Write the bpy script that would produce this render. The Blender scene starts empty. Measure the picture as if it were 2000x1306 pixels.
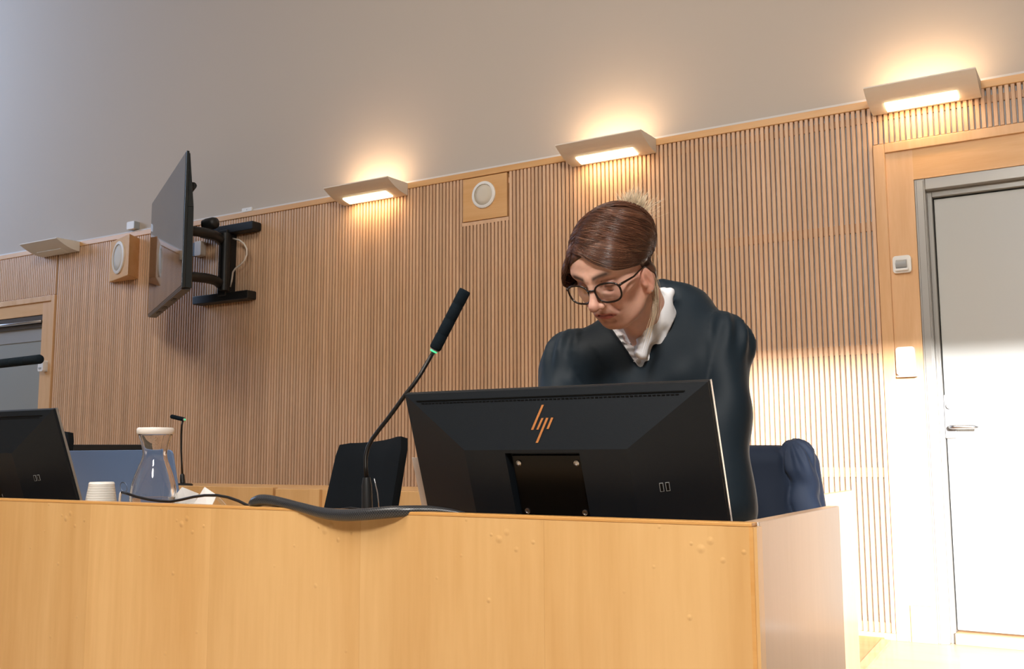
import bpy, bmesh, math, random
import numpy as np
from mathutils import Vector, Matrix

SC = bpy.context.scene
COL = SC.collection
random.seed(7); np.random.seed(7)
PI = math.pi

# ---------------------------------------------------------------- camera
EYE = np.array([0.0, 0.0, 0.87])
FPX, YAW, PIT, ROL = 1945.0, math.radians(31.13), math.radians(6.83), math.radians(-0.24)
FW = np.array([-math.sin(YAW)*math.cos(PIT), math.cos(YAW)*math.cos(PIT), math.sin(PIT)])
_r = np.array([math.cos(YAW), math.sin(YAW), 0.0]); _u = np.cross(_r, FW)
RT = math.cos(ROL)*_r + math.sin(ROL)*_u
UP = -math.sin(ROL)*_r + math.cos(ROL)*_u
cam = bpy.data.cameras.new('camera'); cam_o = bpy.data.objects.new('camera', cam); COL.objects.link(cam_o)
cam.sensor_width = 36.0; cam.lens = FPX/2000*36.0; cam.clip_start = 0.05; cam.clip_end = 100
cam_o.matrix_world = Matrix(((RT[0], UP[0], -FW[0], EYE[0]), (RT[1], UP[1], -FW[1], EYE[1]), (RT[2], UP[2], -FW[2], EYE[2]), (0, 0, 0, 1)))
SC.camera = cam_o

# ---------------------------------------------------------------- world, sun, large lights, exposure
SC.view_settings.view_transform = 'Standard'; SC.view_settings.look = 'None'
SC.view_settings.gamma = 1.0; SC.view_settings.use_curve_mapping = False
SC.view_settings.exposure = 0.0
W = bpy.data.worlds.new('world'); SC.world = W; W.use_nodes = True
W.node_tree.nodes['Background'].inputs[0].default_value = (0.80, 0.88, 1.0, 1)
W.node_tree.nodes['Background'].inputs[1].default_value = 0.42

def lamp(name, kind, loc, target, energy, color, size=None, size_y=None, parent=None, spread=None, angle=None):
    l = bpy.data.lights.new(name, kind); o = bpy.data.objects.new(name, l); COL.objects.link(o)
    l.energy = energy; l.color = color
    if kind == 'AREA':
        l.shape = 'RECTANGLE' if size_y else 'SQUARE'; l.size = size
        if size_y: l.size_y = size_y
        if spread: l.spread = spread
    if angle is not None: l.angle = angle
    d = Vector(target) - Vector(loc)
    o.rotation_euler = d.to_track_quat('-Z', 'Y').to_euler(); o.location = loc
    return o

SUN_DIR = (-0.42, 1.0, -0.17)
lamp('sun', 'SUN', (6, -3, 5), (6+SUN_DIR[0], -3+SUN_DIR[1], 5+SUN_DIR[2]), 16.5, (1.0, 0.98, 0.96), angle=math.radians(0.9))
# ceiling luminaires over the well of the court
lamp('ceiling_panel_light', 'AREA', (0.35, -0.95, 3.3), (-1.0, 1.9, 1.0), 122, (1.0, 0.96, 0.90), 0.55)
lamp('ceiling_panel_light', 'AREA', (-2.5, -1.0, 5.6), (-2.4, 0.8, 0), 230, (1.0, 0.92, 0.82), 2.2)
# cool daylight from the high window in the left wall
lamp('left_daylight', 'AREA', (-11.3, 2.4, 4.6), (-9.0, 5.0, 4.2), 200, (0.48, 0.66, 1.0), 1.6, 2.2)

# ---------------------------------------------------------------- pixel helpers (photograph treated as 2000 x 1306)
def ray(x, y): return FW + RT*(x-1000)/FPX + UP*(653-y)/FPX
def atY(x, y, Y):
    d = ray(x, y); return EYE + d*(Y/d[1])
def atZ(x, y, Z):
    d = ray(x, y); return EYE + d*((Z-EYE[2])/d[2])
def atX(x, y, X):
    d = ray(x, y); return EYE + d*(X/d[0])
def atD(x, y, D): return EYE + ray(x, y)*D

# ---------------------------------------------------------------- materials
def mat(name, color, rough=0.5, metal=0.0, spec=0.5, coat=0.0, trans=0.0, ior=1.45, emit=None, estr=0, sheen=0, aniso=0):
    m = bpy.data.materials.new(name); m.use_nodes = True
    b = m.node_tree.nodes['Principled BSDF']
    b.inputs['Base Color'].default_value = (*color, 1); b.inputs['Roughness'].default_value = rough
    b.inputs['Metallic'].default_value = metal; b.inputs['Specular IOR Level'].default_value = spec
    b.inputs['Coat Weight'].default_value = coat; b.inputs['Coat Roughness'].default_value = 0.12
    b.inputs['Transmission Weight'].default_value = trans; b.inputs['IOR'].default_value = ior
    b.inputs['Sheen Weight'].default_value = sheen
    b.inputs['Anisotropic'].default_value = aniso
    if emit: b.inputs['Emission Color'].default_value = (*emit, 1); b.inputs['Emission Strength'].default_value = estr
    return m
def N(m, t, **kw):
    n = m.node_tree.nodes.new(t)
    for k, v in kw.items(): setattr(n, k, v)
    return n
def L(m, a, b): m.node_tree.links.new(a, b)
def srgb(r, g, b):
    f = lambda c: (c/12.92 if c <= 0.04045 else ((c+0.055)/1.055)**2.4)
    return tuple(f(c/255) for c in (r, g, b))
def bump(m, scale, strength, dist=0.002, detail=3, mapping=(1, 1, 1), kind='noise', coord='Object'):
    b = m.node_tree.nodes['Principled BSDF']
    tc = N(m, 'ShaderNodeTexCoord'); mp = N(m, 'ShaderNodeMapping'); mp.inputs['Scale'].default_value = mapping
    t = N(m, 'ShaderNodeTexNoise') if kind == 'noise' else N(m, 'ShaderNodeTexVoronoi')
    t.inputs['Scale'].default_value = scale
    if kind == 'noise': t.inputs['Detail'].default_value = detail
    bp = N(m, 'ShaderNodeBump'); bp.inputs['Strength'].default_value = strength; bp.inputs['Distance'].default_value = dist
    L(m, tc.outputs[coord], mp.inputs['Vector']); L(m, mp.outputs[0], t.inputs['Vector'])
    L(m, t.outputs[0], bp.inputs['Height']); L(m, bp.outputs[0], b.inputs['Normal'])
    return bp
def wood(name, c1, c2, rough=0.4, coat=0.0, scale=(14, 14, 1.2), var=0.12, fine=0.35, blist=None, hgrain=False):
    """maple: long soft grain, a per-object shift of tone"""
    m = mat(name, c1, rough, coat=coat); b = m.node_tree.nodes['Principled BSDF']
    tc = N(m, 'ShaderNodeTexCoord'); oi = N(m, 'ShaderNodeObjectInfo')
    mp = N(m, 'ShaderNodeMapping'); mp.inputs['Scale'].default_value = scale
    cx = N(m, 'ShaderNodeCombineXYZ'); mm = N(m, 'ShaderNodeMath', operation='MULTIPLY'); mm.inputs[1].default_value = 37.0
    L(m, oi.outputs['Random'], mm.inputs[0]); L(m, mm.outputs[0], cx.inputs[2]); L(m, mm.outputs[0], cx.inputs[0])
    L(m, cx.outputs[0], mp.inputs['Location']); L(m, tc.outputs['Object'], mp.inputs['Vector'])
    n1 = N(m, 'ShaderNodeTexNoise'); n1.inputs['Scale'].default_value = 1.0; n1.inputs['Detail'].default_value = 5; n1.inputs['Distortion'].default_value = 0.6
    n2 = N(m, 'ShaderNodeTexNoise'); n2.inputs['Scale'].default_value = 9.0; n2.inputs['Detail'].default_value = 4
    L(m, mp.outputs[0], n1.inputs['Vector']); L(m, mp.outputs[0], n2.inputs['Vector'])
    mx = N(m, 'ShaderNodeMath', operation='MULTIPLY_ADD'); mx.inputs[1].default_value = fine
    L(m, n2.outputs[0], mx.inputs[0]); L(m, n1.outputs[0], mx.inputs[2])
    cr = N(m, 'ShaderNodeValToRGB'); cr.color_ramp.elements[0].position = 0.42; cr.color_ramp.elements[1].position = 0.85
    cr.color_ramp.elements[0].color = (*c1, 1); cr.color_ramp.elements[1].color = (*c2, 1)
    L(m, mx.outputs[0], cr.inputs[0])
    hv = N(m, 'ShaderNodeHueSaturation')
    v = N(m, 'ShaderNodeMapRange'); v.inputs['To Min'].default_value = 1-var; v.inputs['To Max'].default_value = 1+var
    L(m, oi.outputs['Random'], v.inputs['Value']); L(m, v.outputs[0], hv.inputs['Value']); L(m, cr.outputs[0], hv.inputs['Color'])
    L(m, hv.outputs[0], b.inputs['Base Color'])
    if blist:     # small raised blisters in the veneer, in the piece's own coordinates
        acc = None
        for (px, pz, rad, h) in blist:
            d = N(m, 'ShaderNodeVectorMath', operation='DISTANCE'); d.inputs[1].default_value = (px, 0, pz)
            sx = N(m, 'ShaderNodeVectorMath', operation='MULTIPLY'); sx.inputs[1].default_value = (1, 0, 1)
            L(m, tc.outputs['Object'], sx.inputs[0]); L(m, sx.outputs[0], d.inputs[0])
            r = N(m, 'ShaderNodeMapRange', interpolation_type='SMOOTHSTEP'); r.inputs['From Min'].default_value = 0; r.inputs['From Max'].default_value = rad*.78
            r.inputs['To Min'].default_value = h; r.inputs['To Max'].default_value = 0
            L(m, d.outputs['Value'], r.inputs['Value'])
            if acc is None: acc = r.outputs[0]
            else:
                a = N(m, 'ShaderNodeMath', operation='ADD'); L(m, acc, a.inputs[0]); L(m, r.outputs[0], a.inputs[1]); acc = a.outputs[0]
        bp = N(m, 'ShaderNodeBump'); bp.inputs['Strength'].default_value = 0.38; bp.inputs['Distance'].default_value = 0.004
        L(m, acc, bp.inputs['Height']); L(m, bp.outputs[0], b.inputs['Normal'])
    return m

M = {}
M['plaster'] = mat('plaster', (0.52, 0.46, 0.40), 0.9); bump(M['plaster'], 60, 0.05, 0.002)
M['white_trim'] = mat('white_trim', (0.68, 0.66, 0.64), 0.6)
M['slat'] = wood('slat_maple', (0.60, 0.37, 0.22), (0.70, 0.465, 0.295), 0.45, scale=(20, 20, 2.0), var=0.10)
M['backing'] = mat('backing', (0.72, 0.74, 0.78), 0.8)
M['rail'] = wood('rail_maple', (0.66, 0.36, 0.14), (0.74, 0.44, 0.2), 0.4, scale=(1.2, 14, 14), var=0.03)
M['casing'] = wood('casing_maple', (0.66, 0.38, 0.18), (0.76, 0.48, 0.26), 0.4, coat=0.2, scale=(10, 10, 1.0), var=0.04)
M['desk'] = wood('desk_maple', (0.62, 0.345, 0.125), (0.75, 0.465, 0.20), 0.33, coat=0.25, scale=(9, 9, 0.7), var=0.05,
     blist=[(-0.085, 0.73, .010, 1.0), (-0.07, 0.742, .009, .8), (-0.052, 0.715, .007, .7), (-0.10, 0.737, .005, .6), (-0.02, 0.728, .006, .7), (-0.105, 0.63, .007, .8), (-0.16, 0.70, .005, .4), (-0.03, 0.52, .006, .5), (-0.21, 0.66, .005, .4), (-0.12, 0.47, .007, .5), (-0.15, 0.76, .005, .5)])
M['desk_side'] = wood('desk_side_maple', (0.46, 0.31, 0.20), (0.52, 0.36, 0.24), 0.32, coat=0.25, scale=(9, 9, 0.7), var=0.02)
M['desk_edge'] = wood('desk_edge_maple', (0.62, 0.30, 0.08), (0.70, 0.38, 0.13), 0.35, scale=(1, 14, 14), var=0.02)
M['counter'] = wood('counter_maple', (0.64, 0.36, 0.14), (0.74, 0.45, 0.2), 0.35, scale=(9, 9, 0.8), var=0.03)
M['steel_paint'] = mat('steel_paint', (0.36, 0.35, 0.33), 0.35, 0.3)
M['door_leaf'] = mat('door_leaf', (0.50, 0.51, 0.50), 0.38, spec=0.4)
M['door_dark'] = mat('door_dark', (0.10, 0.09, 0.085), 0.25, 0.2)
M['door_glass'] = mat('door_grey_panel', (0.30, 0.31, 0.29), 0.3)
M['chrome'] = mat('brushed_steel', (0.55, 0.56, 0.58), 0.3, 1.0)
M['white_plastic'] = mat('white_plastic', (0.80, 0.79, 0.76), 0.45)
M['grey_plastic'] = mat('grey_plastic', (0.36, 0.38, 0.39), 0.4)
M['cream_metal'] = mat('cream_metal', (0.74, 0.69, 0.61), 0.5)
M['lamp_on'] = mat('lamp_diffuser', (1, 0.95, 0.8), 0.5, emit=(1.0, 0.80, 0.50), estr=9.0)
M['lamp_off'] = mat('lamp_diffuser_off', (0.75, 0.70, 0.6), 0.5)
M['grille'] = mat('speaker_grille', (0.66, 0.60, 0.50), 0.7); bump(M['grille'], 900, 0.2, 0.001, kind='v')
M['black_metal'] = mat('black_metal', (0.012, 0.013, 0.014), 0.45)
M['black_plastic'] = mat('black_plastic', (0.010, 0.011, 0.012), 0.5); bump(M['black_plastic'], 900, 0.35, 0.0006)
M['black_facet'] = mat('black_facet', (0.0055, 0.0085, 0.0125), 0.5, spec=0.38); bump(M['black_facet'], 1200, 0.22, 0.0006, detail=1)
M['black_gloss'] = mat('black_gloss', (0.003, 0.003, 0.003), 0.3, spec=0.3)
M['screen'] = mat('screen_glass', (0.03, 0.03, 0.032), 0.04, spec=0.9)
M['tv_frame'] = mat('tv_frame', (0.03, 0.035, 0.037), 0.3, 0.4)
M['tv_under'] = mat('tv_under', (0.05, 0.05, 0.048), 0.4)
M['silver'] = mat('silver', (0.62, 0.65, 0.67), 0.28, 0.9)
M['copper'] = mat('copper', (0.82, 0.33, 0.11), 0.35, 0.55)
M['laptop'] = mat('laptop_lid', (0.21, 0.33, 0.60), 0.35, 0.35)
M['pale_lid'] = mat('pale_lid', (0.70, 0.66, 0.63), 0.4, 0.3)
M['foam'] = mat('foam', (0.008, 0.014, 0.020), 0.95, spec=0.15); bump(M['foam'], 700, 0.8, 0.002)
M['gooseneck'] = mat('gooseneck', (0.016, 0.014, 0.012), 0.38, 0.4)
M['green_led'] = mat('green_led', (0.05, 0.6, 0.25), 0.4, emit=(0.1, 1.0, 0.4), estr=0.9)
M['cable'] = mat('cable_rubber', (0.012, 0.012, 0.013), 0.35)
M['white_cable'] = mat('white_cable', (0.75, 0.68, 0.6), 0.5)
M['paper'] = mat('paper', (0.82, 0.81, 0.80), 0.7)
M['cup'] = mat('cup_plastic', (0.86, 0.85, 0.80), 0.35)
M['lid'] = mat('lid_plastic', (0.82, 0.78, 0.74), 0.45)
M['glass'] = mat('clear_glass', (1, 1, 1), 0.0, trans=1.0, ior=1.45)
M['water'] = mat('water', (0.97, 0.98, 1), 0.0, trans=1.0, ior=1.33)
M['chair_fabric'] = mat('chair_fabric', (0.006, 0.008, 0.010), 0.9, spec=0.15); bump(M['chair_fabric'], 500, 0.4, 0.001)
M['robe'] = mat('robe_wool', (0.0075, 0.016, 0.025), 0.6, spec=0.3, sheen=0.03); bump(M['robe'], 700, 0.25, 0.0006)
M['robe_navy'] = mat('navy_wool', (0.006, 0.015, 0.038), 0.75, sheen=0.05); bump(M['robe_navy'], 700, 0.25, 0.0006)
M['shirt'] = mat('shirt_cotton', (0.88, 0.89, 0.93), 0.8); bump(M['shirt'], 120, 0.25, 0.002)
M['pearl'] = mat('pearl_button', (0.72, 0.72, 0.74), 0.25)
M['tortoise'] = mat('tortoiseshell', (0.014, 0.006, 0.004), 0.25, coat=0.3)
M['iris'] = mat('iris', (0.035, 0.02, 0.013), 0.25)
M['trouser'] = mat('trouser', (0.012, 0.013, 0.016), 0.85)
M['floor'] = wood('floor_boards', (0.52, 0.42, 0.30), (0.62, 0.52, 0.40), 0.4, coat=0.15, scale=(1.0, 10, 10), var=0.06)
M['floor_dark'] = wood('platform_boards', (0.46, 0.24, 0.09), (0.54, 0.30, 0.12), 0.4, coat=0.1, scale=(1.0, 10, 10), var=0.05)
# thin spectacle lens: clear with a mirror sheen
m = bpy.data.materials.new('lens'); m.use_nodes = True; nt = m.node_tree; nt.nodes.clear()
_o = N(m, 'ShaderNodeOutputMaterial'); _mx = N(m, 'ShaderNodeMixShader'); _t = N(m, 'ShaderNodeBsdfTransparent'); _g = N(m, 'ShaderNodeBsdfGlossy'); _mx.inputs[0].default_value = 0.13
_g.inputs['Roughness'].default_value = 0.03; _t.inputs[0].default_value = (0.97, 0.97, 0.97, 1)
L(m, _t.outputs[0], _mx.inputs[1]); L(m, _g.outputs[0], _mx.inputs[2]); L(m, _mx.outputs[0], _o.inputs[0])
M['lens'] = m
# braided sleeve: fine weave relief along the tube's own uv
m = mat('braided_sleeve', (0.03, 0.031, 0.034), 0.32, spec=0.7); b = m.node_tree.nodes['Principled BSDF']
_uv = N(m, 'ShaderNodeUVMap'); _mp = N(m, 'ShaderNodeMapping'); _mp.inputs['Rotation'].default_value = (0, 0, PI/4); _mp.inputs['Scale'].default_value = (22, 420, 1)
_ck = N(m, 'ShaderNodeTexChecker'); _ck.inputs['Scale'].default_value = 1.0
_mp.inputs['Rotation'].default_value = (0, 0, 0)
L(m, _uv.outputs[0], _mp.inputs[0]); L(m, _mp.outputs[0], _ck.inputs[0])
_ck.inputs['Color1'].default_value = (.010, .010, .011, 1); _ck.inputs['Color2'].default_value = (.05, .052, .057, 1); L(m, _ck.outputs['Color'], b.inputs['Base Color'])
_bp = N(m, 'ShaderNodeBump'); _bp.inputs['Distance'].default_value = 0.002; L(m, _ck.outputs['Fac'], _bp.inputs['Height']); L(m, _bp.outputs[0], b.inputs['Normal'])
M['braid'] = m
def attr_mat(name, rough, spec=0.4, sss=0.0, aniso=0.0, bumps=None):
    m = mat(name, (1, 1, 1), rough, spec=spec, aniso=aniso); b = m.node_tree.nodes['Principled BSDF']
    a = N(m, 'ShaderNodeVertexColor', layer_name='Col'); L(m, a.outputs[0], b.inputs['Base Color'])
    if sss:
        b.inputs['Subsurface Weight'].default_value = sss; b.inputs['Subsurface Radius'].default_value = (0.012, 0.004, 0.002); b.inputs['Subsurface Scale'].default_value = 0.5
    if bumps: bump(m, *bumps)
    return m
M['skin'] = attr_mat('skin', 0.48, 0.4, 0.12, bumps=(260, 0.12, 0.001))
M['hair'] = attr_mat('hair', 0.30, 0.55)

# ---------------------------------------------------------------- building helpers
ORG = {}
def tag(o, label=None, cat=None, group=None, kind=None):
    if label: o['label'] = label
    if cat: o['category'] = cat
    if group: o['group'] = group
    if kind: o['kind'] = kind
    return o
def thing(name, label, cat, loc=(0, 0, 0), group=None, kind=None):
    o = bpy.data.objects.new(name, None); COL.objects.link(o); o.location = loc; o.empty_display_size = 0.05
    ORG[o.name] = np.array(loc, float)
    return tag(o, label, cat, group, kind)
class MB:
    def __init__(s): s.v = []; s.f = []; s.uv = {}; s.mi = []
    def add(s, vs, fs):
        n = len(s.v); s.v += [tuple(map(float, p)) for p in vs]; s.f += [tuple(i+n for i in q) for q in fs]; return s
    def box(s, x0, x1, y0, y1, z0, z1):
        return s.add([(x0, y0, z0), (x1, y0, z0), (x1, y1, z0), (x0, y1, z0), (x0, y0, z1), (x1, y0, z1), (x1, y1, z1), (x0, y1, z1)],
                     [(0, 3, 2, 1), (4, 5, 6, 7), (0, 1, 5, 4), (1, 2, 6, 5), (2, 3, 7, 6), (3, 0, 4, 7)])
    def hexa(s, pts):   # 8 points: bottom loop then top loop
        return s.add(pts, [(0, 3, 2, 1), (4, 5, 6, 7), (0, 1, 5, 4), (1, 2, 6, 5), (2, 3, 7, 6), (3, 0, 4, 7)])
    def prism(s, loopA, loopB):
        n = len(loopA)
        return s.add(list(loopA)+list(loopB), [tuple(range(n))[::-1], tuple(range(n, 2*n))] + [(i, (i+1) % n, n+(i+1) % n, n+i) for i in range(n)])
    def tube(s, path, r, n=10, cap=True):
        P = [np.array(p, float) for p in path]; k = len(P)
        R = r if hasattr(r, '__len__') else [r]*k
        T = [P[min(i+1, k-1)]-P[max(i-1, 0)] for i in range(k)]; T = [t/np.linalg.norm(t) for t in T]
        a = np.array([0, 0, 1.0]) if abs(T[0][2]) < 0.9 else np.array([1.0, 0, 0])
        U = np.cross(T[0], a); U /= np.linalg.norm(U); base = len(s.v); vs = []; ln = 0; fs = []
        lens = [0]
        for i in range(k):
            if i: ln += np.linalg.norm(P[i]-P[i-1]); lens.append(ln)
            U = U - T[i]*np.dot(U, T[i]); U /= np.linalg.norm(U); V = np.cross(T[i], U)
            vs += [P[i]+R[i]*(math.cos(2*PI*j/n)*U+math.sin(2*PI*j/n)*V) for j in range(n)]
        for i in range(k-1):
            for j in range(n):
                q = (i*n+j, i*n+(j+1) % n, (i+1)*n+(j+1) % n, (i+1)*n+j)
                s.uv[len(s.f)+len(fs)] = [(j/n, lens[i]), ((j+1)/n, lens[i]), ((j+1)/n, lens[i+1]), (j/n, lens[i+1])]
                fs.append(q)
        if cap:
            fs.append(tuple(range(n))[::-1]); fs.append(tuple(range((k-1)*n, k*n)))
        return s.add(vs, fs)
    def lathe(s, prof, c=(0, 0, 0), n=32, ax=None, closed=False):
        c = np.array(c, float)
        if ax is None: A, B, Z = np.eye(3)
        else:
            Z = np.array(ax, float); Z /= np.linalg.norm(Z); t = np.array([0, 0, 1.0]) if abs(Z[2]) < .9 else np.array([1.0, 0, 0])
            A = np.cross(t, Z); A /= np.linalg.norm(A); B = np.cross(Z, A)
        vs = []; k = len(prof)
        for (r, h) in prof:
            vs += [c+Z*h+r*(math.cos(2*PI*j/n)*A+math.sin(2*PI*j/n)*B) for j in range(n)]
        fs = []
        m = k if closed else k-1
        for i in range(m):
            i2 = (i+1) % k
            for j in range(n): fs.append((i*n+j, i*n+(j+1) % n, i2*n+(j+1) % n, i2*n+j))
        if not closed:
            if prof[0][0] > 1e-5: fs.append(tuple(range(n))[::-1])
            if prof[-1][0] > 1e-5: fs.append(tuple(range((k-1)*n, k*n)))
        return s.add(vs, fs)
    def rbox(s, c, X, Y, Z, sx, sy, sz, r=0.006, n=4):
        """box with rounded outline in its X-Z plane; X, Y, Z are unit axes, s* full sizes"""
        c = np.array(c, float); X, Y, Z = [np.array(a, float) for a in (X, Y, Z)]
        pts = []
        for (cx, cz, a0) in ((sx/2-r, sz/2-r, 0), (-sx/2+r, sz/2-r, PI/2), (-sx/2+r, -sz/2+r, PI), (sx/2-r, -sz/2+r, 1.5*PI)):
            for i in range(n+1):
                a = a0+PI/2*i/n; pts.append((cx+r*math.cos(a), cz+r*math.sin(a)))
        A = [c+X*p+Z*q+Y*sy/2 for p, q in pts]; B = [c+X*p+Z*q-Y*sy/2 for p, q in pts]
        return s.prism(A, B)
def obj(name, mb, m, parent=None, smooth=False, bevel=0.0, kind=None, label=None, org=None, angle=None):
    if parent is not None:
        o0 = ORG.get(parent.name, np.zeros(3))
    else:
        o0 = np.array(org if org is not None else (0, 0, 0), float)
    me = bpy.data.meshes.new(name)
    me.from_pydata([tuple(np.array(p)-o0) for p in mb.v], [], mb.f)
    if mb.uv:
        ul = me.uv_layers.new(name='UVMap')
        for pi, poly in enumerate(me.polygons):
            if pi in mb.uv:
                for li, c in zip(poly.loop_indices, mb.uv[pi]): ul.data[li].uv = c
    bm = bmesh.new(); bm.from_mesh(me); bmesh.ops.recalc_face_normals(bm, faces=bm.faces); bm.to_mesh(me); bm.free()
    me.materials.append(M[m] if isinstance(m, str) else m)
    o = bpy.data.objects.new(name, me); COL.objects.link(o)
    if parent is not None: o.parent = parent; ORG[o.name] = o0
    else: o.location = o0; ORG[o.name] = o0
    if smooth:
        for p in me.polygons: p.use_smooth = True
        if angle is not None: me.set_sharp_from_angle(angle=math.radians(angle))
    if bevel:
        bv = o.modifiers.new('bevel', 'BEVEL'); bv.width = bevel; bv.segments = 2; bv.limit_method = 'ANGLE'; bv.angle_limit = math.radians(40)
    if kind: o['kind'] = kind
    if label: o['label'] = label
    return o
def struct(name, mb, m, parent=None, **k):
    o = obj(name, mb, m, parent, **k)
    if parent is None: o['kind'] = 'structure'
    return o
def copy_tree(o, parent=None, loc=None):
    c = o.copy(); COL.objects.link(c)
    if parent is not None: c.parent = parent
    if loc is not None: c.location = loc
    for ch in list(o.children): copy_tree(ch, c)
    return c
def np_mesh(name, V, F, m, parent=None, smooth=True, col=None, org=None):
    V = np.asarray(V, np.float32); F = np.asarray(F, np.int32)
    o0 = ORG.get(parent.name, np.zeros(3)) if parent is not None else np.array(org if org is not None else (0, 0, 0))
    V = V - o0.astype(np.float32)
    me = bpy.data.meshes.new(name); k = F.shape[1]
    me.vertices.add(len(V)); me.vertices.foreach_set('co', V.ravel())
    me.loops.add(F.size); me.loops.foreach_set('vertex_index', F.ravel())
    me.polygons.add(len(F)); me.polygons.foreach_set('loop_start', np.arange(0, F.size, k, dtype=np.int32))
    me.polygons.foreach_set('use_smooth', np.full(len(F), smooth))
    me.update(calc_edges=True); me.validate()
    if col is not None:
        a = me.color_attributes.new('Col', 'FLOAT_COLOR', 'POINT')
        a.data.foreach_set('color', np.concatenate([col, np.ones((len(col), 1))], 1).astype(np.float32).ravel())
    me.materials.append(M[m] if isinstance(m, str) else m)
    o = bpy.data.objects.new(name, me); COL.objects.link(o)
    if parent is not None: o.parent = parent
    else: o.location = o0
    ORG[o.name] = o0
    return o
def part_at(name, mb, m, parent, org, **k):
    """a part that keeps an origin of its own (object coordinates start there)"""
    o = obj(name, mb, m, None, org=org, **k)
    o.parent = parent; o.location = Vector(org) - Vector(ORG[parent.name])
    return o

# ================================================================ the room
YW = 5.013                                                     # front face of the slatted wall
struct('floor', MB().box(-11.6, 9.4, -9.2, 5.3, -0.1, 0), 'floor')
struct('ceiling', MB().box(-11.6, 9.4, -9.2, 5.3, 6.2, 6.3), 'plaster')
# right wall
RX = 9.2
struct('wall_right', MB().box(RX, RX+.2, -9, 5.3, 0, 6.2), 'plaster')
# left wall with a high window
struct('wall_left', MB().box(-11.6, -11.4, -9, 5.3, 0, 3.4).box(-11.6, -11.4, -9, 1.2, 3.4, 6.2).box(-11.6, -11.4, 3.6, 5.3, 3.4, 6.2).box(-11.6, -11.4, 1.2, 3.6, 5.8, 6.2), 'plaster')

# wall behind the camera, with the tall window the low sun comes through
struct('wall_front', MB().box(-11.6, 4.25, -9.2, -9.0, 0, 6.2).box(6.9, 9.4, -9.2, -9.0, 0, 6.2).box(4.25, 6.9, -9.2, -9.0, 0, 1.9).box(4.25, 6.9, -9.2, -9.0, 3.70, 6.2), 'plaster')
wb = struct('wall_back', MB().box(-11.4, 9.2, 5.17, 5.3, 0, 6.2).box(-11.4, 9.2, YW+.022, 5.17, 2.585, 6.2), 'plaster')
obj('backing_panel', MB().box(-7.43, -0.94, YW+.031, 5.17, 0.0, 2.585), 'backing', wb)
obj('backing_panel', MB().box(-0.94, 0.504, YW+.031, 5.17, 2.36, 2.585), 'backing', wb)
obj('backing_panel', MB().box(0.504, 3.0, YW+.031, 5.17, 0, 2.585), 'backing', wb)
obj('backing_panel', MB().box(-9.2, -7.43, YW+.031, 5.17, 2.19, 2.585), 'backing', wb)
for (z0, z1) in ((0.03, 0.075), (0.752, 0.797), (1.346, 1.391), (1.952, 1.997), (2.50, 2.535)):
    obj('batten', MB().box(-7.43, -0.94, YW+.0175, YW+.0305, z0, z1), 'slat', wb)
obj('batten', MB().box(-0.94, 0.9, YW+.0175, YW+.0305, 2.50, 2.535), 'slat', wb)
obj('top_rail', MB().box(-9.2, 3.0, YW-.008, YW+.04, 2.566, 2.604), 'rail', wb, bevel=.003)
obj('baseboard', MB().box(-7.43, -0.94, YW-.004, YW+.0445, 0.0, 0.03), 'casing', wb)
struct('trim_1', MB().box(-9.2, 3.0, YW+.002, YW+.03, 2.6045, 2.617), 'white_trim')

def slat_mesh(name, z0, z1):
    w, d, c = .0088, .018, .0018
    mb = MB(); lp = [(-w, d), (-w, c), (-w+c, 0), (w-c, 0), (w, c), (w, d)]
    mb.prism([(x, y, z0) for x, y in lp], [(x, y, z1) for x, y in lp])
    o = obj(name, mb, 'slat'); me = o.data; bpy.data.objects.remove(o); return me
PITCH = .0257
SPX0, SPX1, SPZ0 = -3.378, -3.058, 2.292                       # flush speaker panel
m_full, m_spk, m_door = slat_mesh('slat', .031, 2.5655), slat_mesh('slat', .031, SPZ0-.026), slat_mesh('slat', 2.377, 2.5655)
def put_slat(me, x):
    o = bpy.data.objects.new('slat', me); COL.objects.link(o); o.parent = wb; o.location = (x, YW-.001, 0)
x = -0.952
while x > -7.42:
    inside = SPX0-.012 < x < SPX1+.012
    put_slat(m_spk if inside else m_full, x); x -= PITCH
x = -0.952+PITCH
for i in range(46): put_slat(m_door, x+i*PITCH)
mbs = MB(); x = -7.425
for i in range(62):
    x -= PITCH; w = .0082; mbs.box(x-w, x+w, YW-.001, YW+.017, 2.197, 2.5655)
obj('slat', mbs, 'slat', wb, kind='stuff')
mbs = MB(); x = -0.952+PITCH*47
while x < 3.0:
    if x < .504: mbs.box(x-.0082, x+.0082, YW-.001, YW+.017, 2.377, 2.5655)
    elif x > .515: mbs.box(x-.0082, x+.0082, YW-.001, YW+.017, .031, 2.5655)
    x += PITCH
obj('slat', mbs, 'slat', wb, kind='stuff')
obj('batten', MB().box(SPX0-.012, SPX1+.012, YW-.001, YW+.0445, SPZ0-.026, SPZ0-.004), 'slat', wb)

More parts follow.
